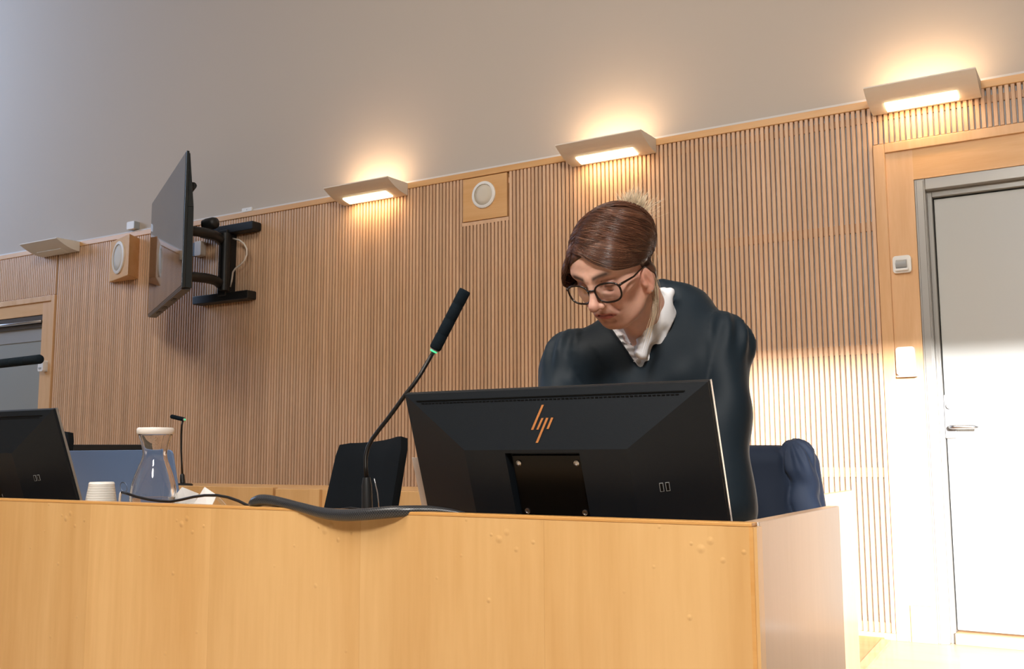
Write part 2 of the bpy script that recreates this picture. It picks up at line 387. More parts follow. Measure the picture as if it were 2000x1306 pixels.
# ---- right door with its wooden casing and painted steel frame
d1 = thing('door_1', None, None, (-.68, 5.05, 0), kind='structure')
obj('casing', MB().box(-.939, -.885, YW-.012, 5.17, 0, 2.372).box(-.885, 0.45, YW-.012, 5.17, 2.325, 2.372).box(.45, .504, YW-.012, 5.17, 0, 2.372), 'casing', d1, bevel=.003)
obj('casing_board', MB().box(-.885, -.760, YW, 5.17, 0.0, 2.325), 'casing', d1)
obj('casing_board', MB().box(-.760, 0.325, YW, 5.17, 2.175, 2.325), 'rail', d1)
obj('casing_board', MB().box(.325, .45, YW, 5.17, 0.0, 2.325), 'casing', d1)
obj('plinth_board', MB().box(-.872, -.765, YW-.012, YW-.0005, 0.0, .165), 'casing', d1, bevel=.002)
fr = MB().box(-.760, -.712, YW+.006, 5.17, 0, 2.175).box(-.712, 0.277, YW+.006, 5.17, 2.120, 2.175).box(.277, .325, YW+.006, 5.17, 0, 2.175)
fr.box(-.712, -.690, YW+.05, 5.17, 0, 2.120).box(-.690, 0.255, YW+.05, 5.17, 2.09, 2.120).box(.255, .277, YW+.05, 5.17, 0, 2.120)
fr.box(-.751, -.718, YW+.001, YW+.006, 0, 2.166)
obj('frame', fr, 'steel_paint', d1, bevel=.003)
obj('door_leaf', MB().box(-.685, 0.25, YW+.075, YW+.118, .058, 2.083), 'door_leaf', d1, bevel=.003)
obj('threshold', MB().box(-.690, 0.255, YW+.02, 5.17, 0, .05), 'casing', d1, bevel=.004)
hx = atY(1880, 828, YW+.04)
hy = YW+.075
hp = MB().rbox((hx[0]-.055, hy-.006, 1.035), (1, 0, 0), (0, 1, 0), (0, 0, 1), .048, .012, .205, .005)
hpo = obj('handle_plate', hp, 'chrome', d1, bevel=.002)
pth = [(hx[0]-.05, hy-.01, .985), (hx[0]-.05, hy-.045, .985), (hx[0]-.045, hy-.056, .985), (hx[0]-.03, hy-.060, .985), (hx[0]+.04, hy-.060, .985), (hx[0]+.068, hy-.055, .982)]
obj('handle', MB().tube(pth, [.010, .010, .0105, .010, .010, .008], 12), 'chrome', hpo, smooth=True)
obj('lock_cylinder', MB().lathe([(.013, 0), (.013, .012), (.011, .014)], (hx[0]-.055, hy-.012, 1.085), 20, (0, -1, 0)), 'white_plastic', hpo)

# ---- left door
d2 = thing('door_2', None, None, (-7.6, 5.05, 0), kind='structure')
obj('casing', MB().box(-7.475, -7.428, YW-.012, 5.17, 0, 2.192).box(-9.2, -7.475, YW-.012, 5.17, 2.145, 2.192), 'casing', d2, bevel=.003)
obj('casing_board', MB().box(-7.60, -7.475, YW+.002, 5.17, 0, 2.145), 'casing', d2)
obj('casing_board', MB().box(-9.2, -7.60, YW+.002, 5.17, 2.04, 2.145), 'rail', d2)
obj('closer_rail', MB().box(-9.2, -7.60, YW+.01, 5.17, 1.975, 2.04).box(-9.2, -7.60, YW+.03, 5.17, 1.94, 1.975), 'door_dark', d2, bevel=.004)
obj('guide_rail', MB().tube([(-9.2, YW+.0, 1.985), (-7.61, YW+.0, 1.985)], .012, 10), 'chrome', d2, smooth=True)
obj('door_leaf', MB().box(-9.2, -7.60, YW+.06, 5.17, 0.02, 1.94), 'door_glass', d2)
obj('leaf_band', MB().box(-9.2, -7.60, YW+.052, YW+.0605, 1.83, 1.94), 'steel_paint', d2)

# ---- platform edge on the floor
p1 = atZ(1728, 1258, 0); p2 = atZ(1686, 1306, 0); dd = (p2-p1)/np.linalg.norm(p2-p1)
a, b_ = p1-dd*.05, p1+dd*3.0
struct('trim_2', MB().prism([(a[0]-.02, a[1], .0), (a[0]+.02, a[1], .0), (b_[0]+.02, b_[1], .0), (b_[0]-.02, b_[1], .0)],
       [(a[0]-.02, a[1], .014), (a[0]+.02, a[1], .014), (b_[0]+.02, b_[1], .014), (b_[0]-.02, b_[1], .014)]), 'casing')
pl = MB(); pl.prism([(-7, 5.0, .0), (a[0]-.0205, 5.0, .0), (b_[0]-.0205, b_[1], .0), (-7, b_[1], .0)],
                    [(-7, 5.0, .010), (a[0]-.0205, 5.0, .010), (b_[0]-.0205, b_[1], .010), (-7, b_[1], .010)])
struct('floor_platform', pl, 'floor_dark')

# ---- wall sconces
def sconce(x0, x1, lit, label):
    t = thing('wall_sconce', label, 'lamp', ((x0+x1)/2, YW-.008, 2.53), 'wedge wall lamps along the top rail')
    yb = YW-.009
    prof = [(yb, 2.522), (yb, 2.602), (4.792, 2.598), (4.792, 2.592)]
    for q in np.linspace(0, 1, 9)[1:-1]:
        prof.append((4.792+(yb-4.792)*q, 2.592-(.070)*(1-(1-q)**1.9)))
    obj('housing', MB().prism([(x0, y, z) for y, z in prof], [(x1, y, z) for y, z in prof]), 'cream_metal', t)
    # diffuser strip set on the curved underside, close to the wall
    sx0, sx1 = x0+.075, x1-.095
    d = MB(); pts = []
    for q in (.50, .60, .72, .84):
        pts.append((4.792+(yb-4.792)*q, 2.592-.070*(1-(1-q)**1.9)))
    low = [(y, z-.007) for y, z in pts]
    lp = pts+low[::-1]
    d.prism([(sx0, y, z) for y, z in lp], [(sx1, y, z) for y, z in lp])
    obj('diffuser', d, 'lamp_on' if lit else 'lamp_off', t)
    if lit:
        xm = (x0+x1)/2
        lamp('sconce_up_light', 'AREA', (xm, 4.90, 2.612), (xm, 5.02, 2.80), 3.0, (1.0, 0.66, 0.38), .40, .08)
        lamp('sconce_down_light', 'AREA', (xm, 4.955, 2.512), (xm, 5.05, 2.2), 1.1, (1.0, 0.62, 0.30), .36, .03)
sconce(-7.622, -7.134, False, 'unlit cream wedge wall lamp above the left door, leftmost of the wall lamps')
sconce(-4.327, -3.801, True, 'lit cream wedge wall lamp between the television and the flush round speaker')
sconce(-2.605, -2.083, True, 'lit cream wedge wall lamp directly above the woman')
sconce(-0.930, -0.440, True, 'lit cream wedge wall lamp above the right door, rightmost wall lamp')

# ---- flush speaker in a square panel
t = thing('flush_speaker', 'round white speaker set in a square wooden panel flush with the slatted wall', 'speaker', (-3.218, YW, 2.43))
obj('panel', MB().box(SPX0, SPX1, YW-.003, YW+.04, SPZ0, 2.562), 'rail', t, bevel=.002)
cz = 2.445; cx = -3.222
rg = obj('ring', MB().lathe([(.084, 0), (.084, .008), (.078, .012), (.066, .012), (.066, .0)], (cx, YW-.003, cz), 40, (0, -1, 0), True), 'white_plastic', t, smooth=True, angle=40)
obj('grille', MB().lathe([(0.0, .010), (.03, .0095), (.066, .006), (.066, 0)], (cx, YW-.003, cz), 40, (0, -1, 0)), 'grille', t, smooth=True)

# ---- wedge speaker box further left
t = thing('angled_speaker', 'wooden wedge speaker box with a round white grille left of the television', 'speaker', (-6.5, YW-.01, 2.40))
yb = YW-.002
A = atY(214, 520, 4.985); B = atY(251, 500, 4.855); zt_, zb_ = 2.545, 2.225
pl3 = [(A[0], yb), (A[0], A[1]), (B[0], B[1]), (-6.405, yb)]
obj('cabinet', MB().prism([(x, y, zb_) for x, y in pl3], [(x, y, zt_) for x, y in pl3]), 'rail', t, bevel=.004)
ab = np.array([B[0]-A[0], B[1]-A[1], 0]); wl = np.linalg.norm(ab); ab /= wl; nrm = np.array([ab[1], -ab[0], 0])
cc = (np.array([A[0]+B[0], A[1]+B[1], 0])/2) + np.array([0, 0, 2.39])
obj('ring', MB().lathe([(.128, 0), (.128, .010), (.120, .014), (.104, .014), (.104, 0)], cc, 40, nrm, True), 'cream_metal', t, smooth=True, angle=40)
obj('grille', MB().lathe([(0, .011), (.05, .010), (.104, .007), (.104, 0)], cc, 40, nrm), 'grille', t, smooth=True)

# ---- small wall devices
def wall_box(name, label, cat, c, w, h, d, m='white_plastic'):
    t = thing(name, label, cat, c)
    obj('housing', MB().rbox((c[0], c[1]-d/2, c[2]), (1, 0, 0), (0, 1, 0), (0, 0, 1), w, d, h, min(w, h)*.18), m, t, bevel=.002)
    return t
c = atY(1762, 516, YW-.01); t = wall_box('motion_sensor', 'square white motion sensor on the casing of the right door', 'sensor', (c[0], YW-.0005, c[2]), .084, .084, .018)
obj('window', MB().lathe([(.021, -.024), (.021, .024)], (c[0]-.002, YW-.019, c[2]), 18, (1, 0, 0)), 'grey_plastic', t, smooth=True, angle=40)
obj('lip', MB().box(c[0]-.03, c[0]+.03, YW-.034, YW-.018, c[2]-.033, c[2]-.022), 'white_plastic', t, bevel=.002)
c = atY(1770, 705, YW-.01); t = wall_box('card_reader', 'flat white reader box in sunlight beside the right door', 'card reader', (c[0], YW-.0005, c[2]), .086, .135, .030)
obj('cover', MB().box(c[0]-.036, c[0]+.036, YW-.036, YW-.0302, c[2]-.048, c[2]+.048), 'white_plastic', t, bevel=.002)
obj('base', MB().box(c[0]-.042, c[0]+.046, YW-.034, YW-.001, c[2]-.076, c[2]-.0685), 'grey_plastic', t)
c = atY(87, 715, YW-.01); t = wall_box('door_sensor', 'small white sensor box on the casing of the left door', 'sensor', (c[0], YW+.0015, c[2]), .070, .09, .05)
obj('window', MB().box(c[0]-.02, c[0]+.012, YW-.052, YW-.0485, c[2]-.025, c[2]-.012), 'grey_plastic', t)
c = atY(260, 444, YW); t = wall_box('wall_detector', 'small white box on the wall above the wedge speaker', 'sensor', (c[0], YW+.0215, 2.655), .085, .062, .05)
obj('side_cover', MB().box(c[0]+.0426, c[0]+.048, YW-.028, YW+.0212, 2.626, 2.684), 'grey_plastic', t)
c = atY(484, 408, YW); t = wall_box('junction_cover', 'tiny white cover on the white strip right of the television', 'cover', (c[0], YW+.0015, 2.618), .10, .03, .012)
obj('screw', MB().lathe([(.004, 0), (.003, .002)], (c[0], YW-.0107, 2.618), 10, (0, -1, 0)), 'chrome', t)

# ---- television, seen nearly edge-on, on an articulated arm
NE = np.array([-4.715, 4.000]); tw = np.array([-.855, .518, 0.]); tw /= np.linalg.norm(tw); tb = np.array([tw[1], -tw[0], 0])  # tb: towards the back
tvw, tz0, tz1 = 1.43, 1.862, 2.705
P0 = np.array([NE[0], NE[1], 0])
def tvp(a, bk, z): return P0+tw*a+tb*bk+np.array([0, 0, z])
tv = thing('television', 'large flat television seen almost edge-on, swung out from the slatted wall', 'television', tuple(tvp(tvw/2, .03, tz0)))
def slab(a0, a1, b0, b1, z0, z1, b1t=None):
    b1t = b1 if b1t is None else b1t
    return [tvp(a0, b0, z0), tvp(a1, b0, z0), tvp(a1, b1, z0), tvp(a0, b1, z0), tvp(a0, b0, z1), tvp(a1, b0, z1), tvp(a1, b1t, z1), tvp(a0, b1t, z1)]
mb = MB(); mb.hexa(slab(0, tvw, .0, .018, tz0, tz1)); obj('frame', mb, 'tv_frame', tv, bevel=.004)
obj('screen', MB().hexa(slab(.010, tvw-.010, -.0025, -.0005, tz0+.016, tz1-.010)), 'screen', tv)
mb = MB(); mb.hexa(slab(.01, tvw-.01, .0185, .060, tz0+.004, tz0+.50, .055)); mb.hexa(slab(.01, tvw-.01, .0185, .055, tz0+.50, tz1-.01, .024)); obj('back_cover', mb, 'tv_frame', tv, bevel=.006)
obj('bottom_strip', MB().hexa(slab(.03, tvw-.03, .003, .056, tz0-.006, tz0+.001)), 'tv_under', tv)
for a_ in (.42, .80, 1.05): obj('vent', MB().hexa(slab(a_, a_+.10, .018, .04, tz0-.009, tz0-.0062)), 'black_metal', tv)

mt = thing('tv_wall_mount', 'black articulated wall mount holding the television', 'wall mount', (-5.35, YW-.004, 2.2))
xa, xb = -5.66, -5.12
obj('wall_rail', MB().rbox((( xa+xb)/2+.02, YW-.045, 2.475), (1, 0, 0), (0, 1, 0), (0, 0, 1), xb-xa, .085, .062, .012), 'black_metal', mt, bevel=.006)
obj('wall_rail', MB().rbox(((xa+xb)/2-.02, YW-.045, 1.985), (1, 0, 0), (0, 1, 0), (0, 0, 1), xb-xa+.02, .085, .062, .012), 'black_metal', mt, bevel=.006)
obj('column', MB().box(-5.42, -5.34, YW-.10, YW-.003, 1.99, 2.47), 'black_metal', mt, bevel=.006)
C0 = np.array([-5.37, YW-.13, 0]); C1 = tvp(.66, .115, 0)
for z_, nm in ((2.385, 'arm'), (2.075, 'arm')):
    mid = (C0+C1)/2 + np.array([.16, -.01, 0])
    path = [(1-s)**2*C0+2*s*(1-s)*mid+s*s*C1+np.array([0, 0, z_-.03*s]) for s in np.linspace(0, 1, 12)]
    mb = MB()
    mb.tube(path, .034, 10); obj(nm, mb, 'black_metal', mt, smooth=True, angle=50)
obj('hinge_post', MB().tube([C0+[.05, -.0, 2.02], C0+[.05, -.0, 2.43]], .036, 14), 'black_metal', mt, smooth=True, angle=50)
obj('tv_plate', MB().hexa(slab(.52, .80, .0605, .10, 1.96, 2.55)), 'black_metal', mt, bevel=.005)
obj('tilt_bar', MB().tube([tvp(.20, .08, 2.545), tvp(1.1, .08, 2.545)], .022, 10), 'black_metal', mt, smooth=True, angle=50)
c = atY(410, 437, 4.70); obj('tilt_knob', MB().lathe([(.0, -.05), (.036, -.048), (.042, -.02), (.042, .03), (.034, .055), (0, .06)], c, 18, (1, .2, .1)), 'black_metal', mt, smooth=True)
t = thing('power_adapter', 'small beige adapter plugged in behind the television', 'adapter', tuple(atY(391, 486, YW-.03)))
c = atY(391, 486, YW-.03); obj('housing', MB().rbox(c, (1, 0, 0), (0, 1, 0), (0, 0, 1), .07, .05, .11, .012), 'white_cable', t, bevel=.003)
obj('socket', MB().box(c[0]-.065, c[0]-.036, c[1]-.012, c[1]+.028, c[2]-.05, c[2]+.05), 'black_metal', t)
cp = [(455, 466), (468, 469), (477, 476), (482, 486), (482, 497), (478, 508), (470, 517), (460, 524), (455, 531), (453, 545), (450, 560)]
o = obj('television_cable', MB().tube([atY(px, py, YW-.055-.03*math.sin(i/10*PI)) for i, (px, py) in enumerate(cp)], .0065, 8), 'white_cable', smooth=True, org=tuple(atY(455, 466, YW-.05)))
tag(o, 'thin pale cable looping beside the black television mount', 'cable')
# ================================================================ the bench and what stands on it
YD, DX, ZT, ZW = 1.421, -.456, .77, .655                        # front plane, right end, rim height, worktop height
dk = thing('judges_bench', 'long maple veneered bench with a raised front rim and a glossy right end panel', 'desk', (-1.8, YD+.25, 0))
seams = [-3.46, -3.08, -2.70, -2.32, -1.943, -1.565, -1.179, -.800, DX+.006]
for i in range(len(seams)-1):
    s0, s1 = seams[i]+.00012, seams[i+1]-.00012
    part_at('front_panel', MB().box(s0, s1, YD, YD+.024, .0, ZT-.006), 'desk', dk, (seams[i+1], YD, 0))
obj('top_edge', MB().box(-3.46, DX-.001, YD-.0005, YD+.0245, ZT-.006, ZT), 'desk_edge', dk, bevel=.0015)
obj('corner_edge', MB().box(DX-.0055, DX+.0005, YD-.001, YD+.0245, 0, ZT-.0062), 'desk_edge', dk)
obj('end_panel', MB().box(DX-.022, DX, YD+.0252, 1.943, 0, ZT), 'desk_side', dk, bevel=.0015)
obj('end_trim', MB().box(DX-.001, DX+.0012, YD+.0245, YD+.0285, 0, ZT-.001), 'white_trim', dk)
obj('worktop', MB().box(-3.46, DX-.0225, YD+.0245, 1.93, ZW-.028, ZW), 'counter', dk, bevel=.002)
for x_ in (-3.3, -1.95): obj('support', MB().box(x_, x_+.03, YD+.03, 1.85, 0, ZW-.0285), 'counter', dk)

# rear counter along the dais
rc = thing('rear_counter', 'lower maple counter running behind the chairs in front of the slatted wall', 'counter', (-2.4, 3.4, .011))
yc = 3.10
obj('front_board', MB().box(-3.034, -.85, yc, yc+.03, .011, .729), 'counter', rc, bevel=.002)
obj('front_board', MB().box(-4.9, -3.05, yc, yc+.03, .011, .734), 'counter', rc, bevel=.002)
obj('batten', MB().box(-2.83, -2.775, yc-.018, yc-.0005, .011, .732), 'counter', rc, bevel=.002)
obj('counter_top', MB().box(-4.9, -.85, yc+.0305, 3.72, .69, .722), 'counter', rc)
obj('end_board', MB().box(-.85, -.825, yc, 3.725, .011, .735), 'casing', rc, bevel=.002)

# ---- monitors: back shells towards the camera
def monitor(label, xr, name='monitor', slot=True):
    Wm, Hm = .60, .345
    tilt = math.radians(19.5)
    X = np.array([1.0, 0, 0]); Z = np.array([0, -math.sin(tilt), math.cos(tilt)]); Yb = np.array([0, -math.cos(tilt), -math.sin(tilt)])  # Yb: out of the back
    top = np.array([xr-Wm/2, YD+.098, .987])                     # centre of the top edge (glass side plane y'=0)
    bot = top - Z*Hm
    lift = (ZW+.003) - (bot[2]-.0)
    Hm2 = Hm - max(0, lift)/math.cos(tilt) if lift > 0 else Hm
    def p(x, z, y): return top + X*x - Z*(-z) + Yb*y            # z measured down as negative
    t = thing(name, label, 'monitor', tuple(top-Z*Hm2))
    h = -Hm2
    def q(x, z, y): return top + X*x + Z*z + Yb*y
    # bezel
    obj('bezel', MB().prism([q(-Wm/2, 0, 0), q(Wm/2, 0, 0), q(Wm/2, h, 0), q(-Wm/2, h, 0)], [q(-Wm/2, 0, .006), q(Wm/2, 0, .006), q(Wm/2, h, .006), q(-Wm/2, h, .006)]), 'black_plastic', t, bevel=.001)
    for sx in (-1, 1):
        e0, e1 = (Wm/2+.0001, Wm/2+.0016) if sx > 0 else (-Wm/2-.0006, -Wm/2-.0001)
        obj('side_trim', MB().prism([q(e0, 0, 0), q(e1, 0, 0), q(e1, h, 0), q(e0, h, 0)], [q(e0, 0, .0062), q(e1, 0, .0062), q(e1, h, .0062), q(e0, h, .0062)]), 'silver' if sx > 0 else 'black_plastic', t)
    obj('screen', MB().prism([q(-Wm/2+.008, -.008, -.001), q(Wm/2-.008, -.008, -.001), q(Wm/2-.008, h+.012, -.001), q(-Wm/2+.008, h+.012, -.001)],
                              [q(-Wm/2+.008, -.008, -.0002), q(Wm/2-.008, -.008, -.0002), q(Wm/2-.008, h+.012, -.0002), q(-Wm/2+.008, h+.012, -.0002)]), 'screen', t)
    # faceted shell
    dz = .062; hw = Wm/2-.0005
    ix0, ix1, iz = -.154, .164, -.095
    o_ = [q(-hw, -.0005, .0065), q(hw, -.0005, .0065), q(hw, h, .0065), q(-hw, h, .0065)]
    e_ = [q(-hw, -.0005, .013), q(hw, -.0005, .013), q(hw, h, .013), q(-hw, h, .013)]
    i_ = [q(ix0, iz, dz), q(ix1, iz, dz), q(ix1, h+.02, dz), q(ix0, h+.02, dz)]
    # plateau built around the recessed bay
    bx0, bx1, bz0, bz1 = -.070, .076, iz-.006, h+.055
    bt = [q(bx0, bz0, dz), q(bx1, bz0, dz), q(bx1, bz1, dz), q(bx0, bz1, dz)]
    bi = [q(bx0+.002, bz0-.002, dz-.016), q(bx1-.002, bz0-.002, dz-.016), q(bx1-.002, bz1+.002, dz-.016), q(bx0+.002, bz1+.002, dz-.016)]
    mb = MB(); mb.add(o_+e_+i_+bt+bi, [(3, 2, 1, 0)]+[(k, (k+1) % 4, 4+(k+1) % 4, 4+k) for k in range(4)]+[(4+k, 4+(k+1) % 4, 8+(k+1) % 4, 8+k) for k in range(4)]
            +[(8+k, 8+(k+1) % 4, 12+(k+1) % 4, 12+k) for k in range(4)]+[(12+k, 12+(k+1) % 4, 16+(k+1) % 4, 16+k) for k in range(4)]+[(16, 17, 18, 19)])
    obj('back_shell', mb, 'black_facet', t)
    pb = [(bx0+.006, bz0-.008), (bx1-.006, bz0-.008), (bx1-.006, bz1+.006), (bx0+.006, bz1+.006)]
    pl_ = obj('mount_plate', MB().prism([q(x, z, dz-.0155) for x, z in pb], [q(x, z, dz-.011) for x, z in pb]), 'black_gloss', t, bevel=.001)
    for (x, z) in ((bx0+.018, bz0-.022), (bx1-.014, bz0-.022), (bx1-.014, bz0-.111), (bx0+.018, bz0-.111)):
        obj('screw', MB().lathe([(.0052, 0), (.0052, .0016), (.0032, .0022), (.0028, .0010), (.0, .0010)], q(x, z, dz-.0108), 14, Yb), 'chrome', pl_)
    # facet frame for the mark and the vent
    fy = lambda z: .013+(dz-.013)*(z/iz)
    nz = np.array([0, 0, 0.]); fz = q(0, iz, dz)-q(0, 0, .013); fl = np.linalg.norm(fz); fz /= fl; fn = np.cross(X, fz); fn = fn if np.dot(fn, Yb) > 0 else -fn
    def fq(x, d, up): return q(0, 0, .013)+X*x+fz*d+fn*up
    mb = MB()
    sl = [(-.272, .0135), (.262, .0135), (.259, .0160), (-.268, .0160)]
    mb.prism([fq(x, d, .0002) for x, d in sl], [fq(x, d, .0008) for x, d in sl]); obj('vent_slot', mb, 'black_gloss', t)
    vb = MB()
    for k in range(64):
        x0 = -.258+k*.0080; vb.prism([fq(x0, .0185, .0002), fq(x0+.0055, .0185, .0002), fq(x0+.0055, .0205, .0002), fq(x0, .0205, .0002)], [fq(x0, .0185, .0007), fq(x0+.0055, .0185, .0007), fq(x0+.0055, .0205, .0007), fq(x0, .0205, .0007)])
    obj('vent_hole', vb, 'black_gloss', t, kind='stuff')
    # four slanted copper strokes of the maker's mark
    cxm, cdm, s = .0035, .0625, .00092
    strokes = [((1051.0, 793.5), (1056.0, 793.5), (1043.6, 838.3), (1038.2, 838.3)), ((1056.6, 817.3), (1061.2, 817.3), (1055.2, 838), (1050.4, 838)), ((1067.1, 817.3), (1072.2, 817.3), (1060.2, 861.8), (1054.9, 861.8)), ((1078.3, 817), (1083.2, 817), (1078, 837.3), (1073.1, 837.3))]
    lg = []
    for st in strokes:
        lg.append([(cxm+(x-1061-.185*(y-828))*s*.95, cdm+(y-828)*s*1.05) for x, y in st])
    c0 = lg[0]
    for i, c4 in enumerate(lg):
        obj('logo_stroke', MB().prism([fq(x, d, .0001) for x, d in c4], [fq(x, d, .0010) for x, d in c4]), 'copper', t)
    # two usb sockets on the right facet
    rz = q(ix1, -.17, dz)-q(hw, -.17, .013); rz /= np.linalg.norm(rz); rn = np.cross(rz, Z); rn = rn if np.dot(rn, Yb) > 0 else -rn
    for k, s_ in enumerate((.088, .098)):
        c = q(hw, -.166, .013)+rz*s_
        a, bb = .0032, .0075
        fr_ = MB().prism([c+rz*u_+Z*v_+rn*.0001 for u_, v_ in ((-a, -bb), (a, -bb), (a, bb), (-a, bb))], [c+rz*u_+Z*v_+rn*.0009 for u_, v_ in ((-a, -bb), (a, -bb), (a, bb), (-a, bb))])
        u = obj('usb_socket', fr_, 'grey_plastic', t)
        a, bb = .0024, .0066
        obj('tongue', MB().prism([c+rz*u_+Z*v_+rn*.00095 for u_, v_ in ((-a, -bb), (a, -bb), (a, bb), (-a, bb))], [c+rz*u_+Z*v_+rn*.0012 for u_, v_ in ((-a, -bb), (a, -bb), (a, bb), (-a, bb))]), 'black_gloss', u)
    return t
monitor('black monitor with a copper four-stroke logo standing in front of the woman', -.548)
monitor('black monitor at the left end of the bench, cut off by the frame', -2.222)

# ---- main gooseneck microphone
def gooseneck(name, label, base, pts, foam0, foam1, r=.0045, rf=.0125, ybase=None, segs=4, led=True, zb=ZW, lk=1.0):
    t = thing(name, label, 'microphone', (base[0], base[1], zb))
    obj('base', MB().lathe([(0, 0), (.048, 0), (.048, .008), (.040, .012), (.016, .014), (0.0, .014)], (base[0], base[1], zb), 28), 'black_metal', t, smooth=True, angle=40)
    P = [np.array(p) for p in pts]
    socket_top = P[0]
    obj('socket', MB().tube([np.array([base[0], base[1], zb+.0145]), (np.array([base[0], base[1], zb])*.5+socket_top*.5), socket_top*.9+np.array([base[0], base[1], zb])*.1, socket_top], [.0125, .012, .0105, .0075], 16), 'black_metal', t, smooth=True, angle=50)
    obj('gooseneck', MB().tube(P, r, 10), 'gooseneck', t, smooth=True)
    f0, f1 = np.array(foam0), np.array(foam1); d = f1-f0; ln = np.linalg.norm(d); d /= ln
    prof = [(0.0, 0), (rf*.85, 0), (rf, .004)]
    for k in range(1, segs+1):
        e = ln*k/segs
        if k < segs: prof += [(rf*1.0, e-.0015), (rf*.93, e), (rf*1.0, e+.0015)]
    prof += [(rf*1.02, ln-.004), (rf*.9, ln-.0005), (0, ln)]
    obj('foam', MB().lathe(prof, f0, 20, d), 'foam', t, smooth=True)
    if led:
        obj('light_ring', MB().lathe([(0, 0), (rf*.6*lk, 0), (rf*.66*lk, .0032), (0, .0032)], f0-d*.0062, 18, d), 'green_led', t)
        obj('collar', MB().lathe([(0, 0), (rf*.70, 0), (rf*.78, .0050), (0, .0050)], f0-d*.0029, 18, d), 'grey_plastic', t)
    return t
ym = 1.60
px = [(716, 932), (714, 912), (714, 893), (718, 874), (727, 857), (741, 838), (757, 818), (774, 795), (792, 770), (808, 750), (821, 731), (832, 712), (841, 697), (848, 685)]
pts = [atY(x, y, ym+.10*(i/13)**1.5) for i, (x, y) in enumerate(px)]
b0 = atY(721, 985, ym)
f0, f1 = atY(849, 682, ym+.10), atY(909, 566, ym+.12)
gm = gooseneck('gooseneck_microphone', 'tall black gooseneck microphone with a long foam head left of the woman', (b0[0], b0[1]), pts, f0, f1)
wpx = [(731, 934), (733, 944), (737, 962), (739, 980), (740, 992)]
obj('clip_wire', MB().tube([atY(x, y, ym-.015) for x, y in wpx], .0011, 6), 'chrome', gm, smooth=True)
wpx = [(655, 998), (668, 993), (684, 991), (700, 993), (716, 996)]
obj('loop_wire', MB().tube([atY(x, y, 1.50) for x, y in wpx], .0016, 6), 'black_metal', gm, smooth=True)

# mic whose head enters the frame at the far left
yl = 1.62
f1 = atY(79, 701, yl); f0 = atY(-52, 716, yl)
pts = [atY(-150, 900, yl), atY(-150, 860, yl), atY(-142, 810, yl), atY(-124, 768, yl), atY(-100, 738, yl), atY(-75, 722, yl), atY(-56, 717, yl)]
b0 = atY(-150, 900, yl)
gooseneck('gooseneck_microphone', 'black foam microphone head entering the frame at the far left', (b0[0], b0[1]), pts, f0, f1, segs=5)

# small mic on the rear counter
yr = 3.35
b0 = atY(357, 940, yr)
pts = [atY(356, 925, yr), atY(355, 905, yr), atY(354, 880, yr), atY(354, 850, yr), atY(355, 830, yr), atY(357, 822, yr)]
gooseneck('gooseneck_microphone', 'small far gooseneck microphone standing on the rear counter beside the carafe', (b0[0], b0[1]), pts, atY(360, 819, yr), atY(335, 813, yr), r=.0045, rf=.0105, segs=2, zb=.722, lk=.55)

# ---- laptop behind the left monitor
yl = 1.80
A = atY(118, 880, yl); B = atY(338, 880, yl); 
lt = thing('laptop', 'blue grey laptop with its lid open beside the left monitor and behind the cups', 'laptop', ((A[0]+B[0])/2, yl+.1, ZW))
xc = (A[0]+B[0])/2-.01; lw = (B[0]-A[0])*1.02; ztp = A[2]
tl = .05
lp = [(xc-lw/2, yl), (xc+lw/2, yl)]
def lid_q(u, z, o): # leaning away from the screen side
    s = (z-(ZW+.016))/(ztp-(ZW+.016)); return np.array([xc+u, yl+.055-tl*s-o, z])
pts = []
for (cx_, cz_, a0) in ((lw/2-.012, ztp-.012, 0), (-lw/2+.012, ztp-.012, PI/2)):
    for i in range(5): a = a0+PI/2*i/4; pts.append((cx_+.012*math.cos(a), cz_+.012*math.sin(a)))
pts += [(-lw/2, ZW+.018), (lw/2, ZW+.018)]
obj('lid', MB().prism([lid_q(x, z, 0) for x, z in pts], [lid_q(x, z, .006) for x, z in pts]), 'laptop', lt, bevel=.0012)
obj('screen', MB().prism([lid_q(x, z, -.0006) for x, z in ((-lw/2+.008, ZW+.03), (lw/2-.008, ZW+.03), (lw/2-.008, ztp-.01), (-lw/2+.008, ztp-.01))], [lid_q(x, z, -.0001) for x, z in ((-lw/2+.008, ZW+.03), (lw/2-.008, ZW+.03), (lw/2-.008, ztp-.01), (-lw/2+.008, ztp-.01))]), 'screen', lt)
obj('keyboard_base', MB().box(xc-lw/2, xc+lw/2, yl+.055, yl+.275, ZW+.001, ZW+.016), 'laptop', lt, bevel=.003)
ec = atY(228, 951, yl); s = (ec[2]-(ZW+.016))/(ztp-(ZW+.016)); ec = np.array([ec[0], yl+.055-tl*s-.0061, ec[2]])
ln_ = np.array([0, -(ztp-ZW-.016), -tl]); ln_ = ln_/np.linalg.norm(ln_)
obj('emblem_ring', MB().lathe([(.0145, 0), (.0145, .0006), (.0132, .0006), (.0132, 0)], ec, 32, ln_, True), 'silver', lt)

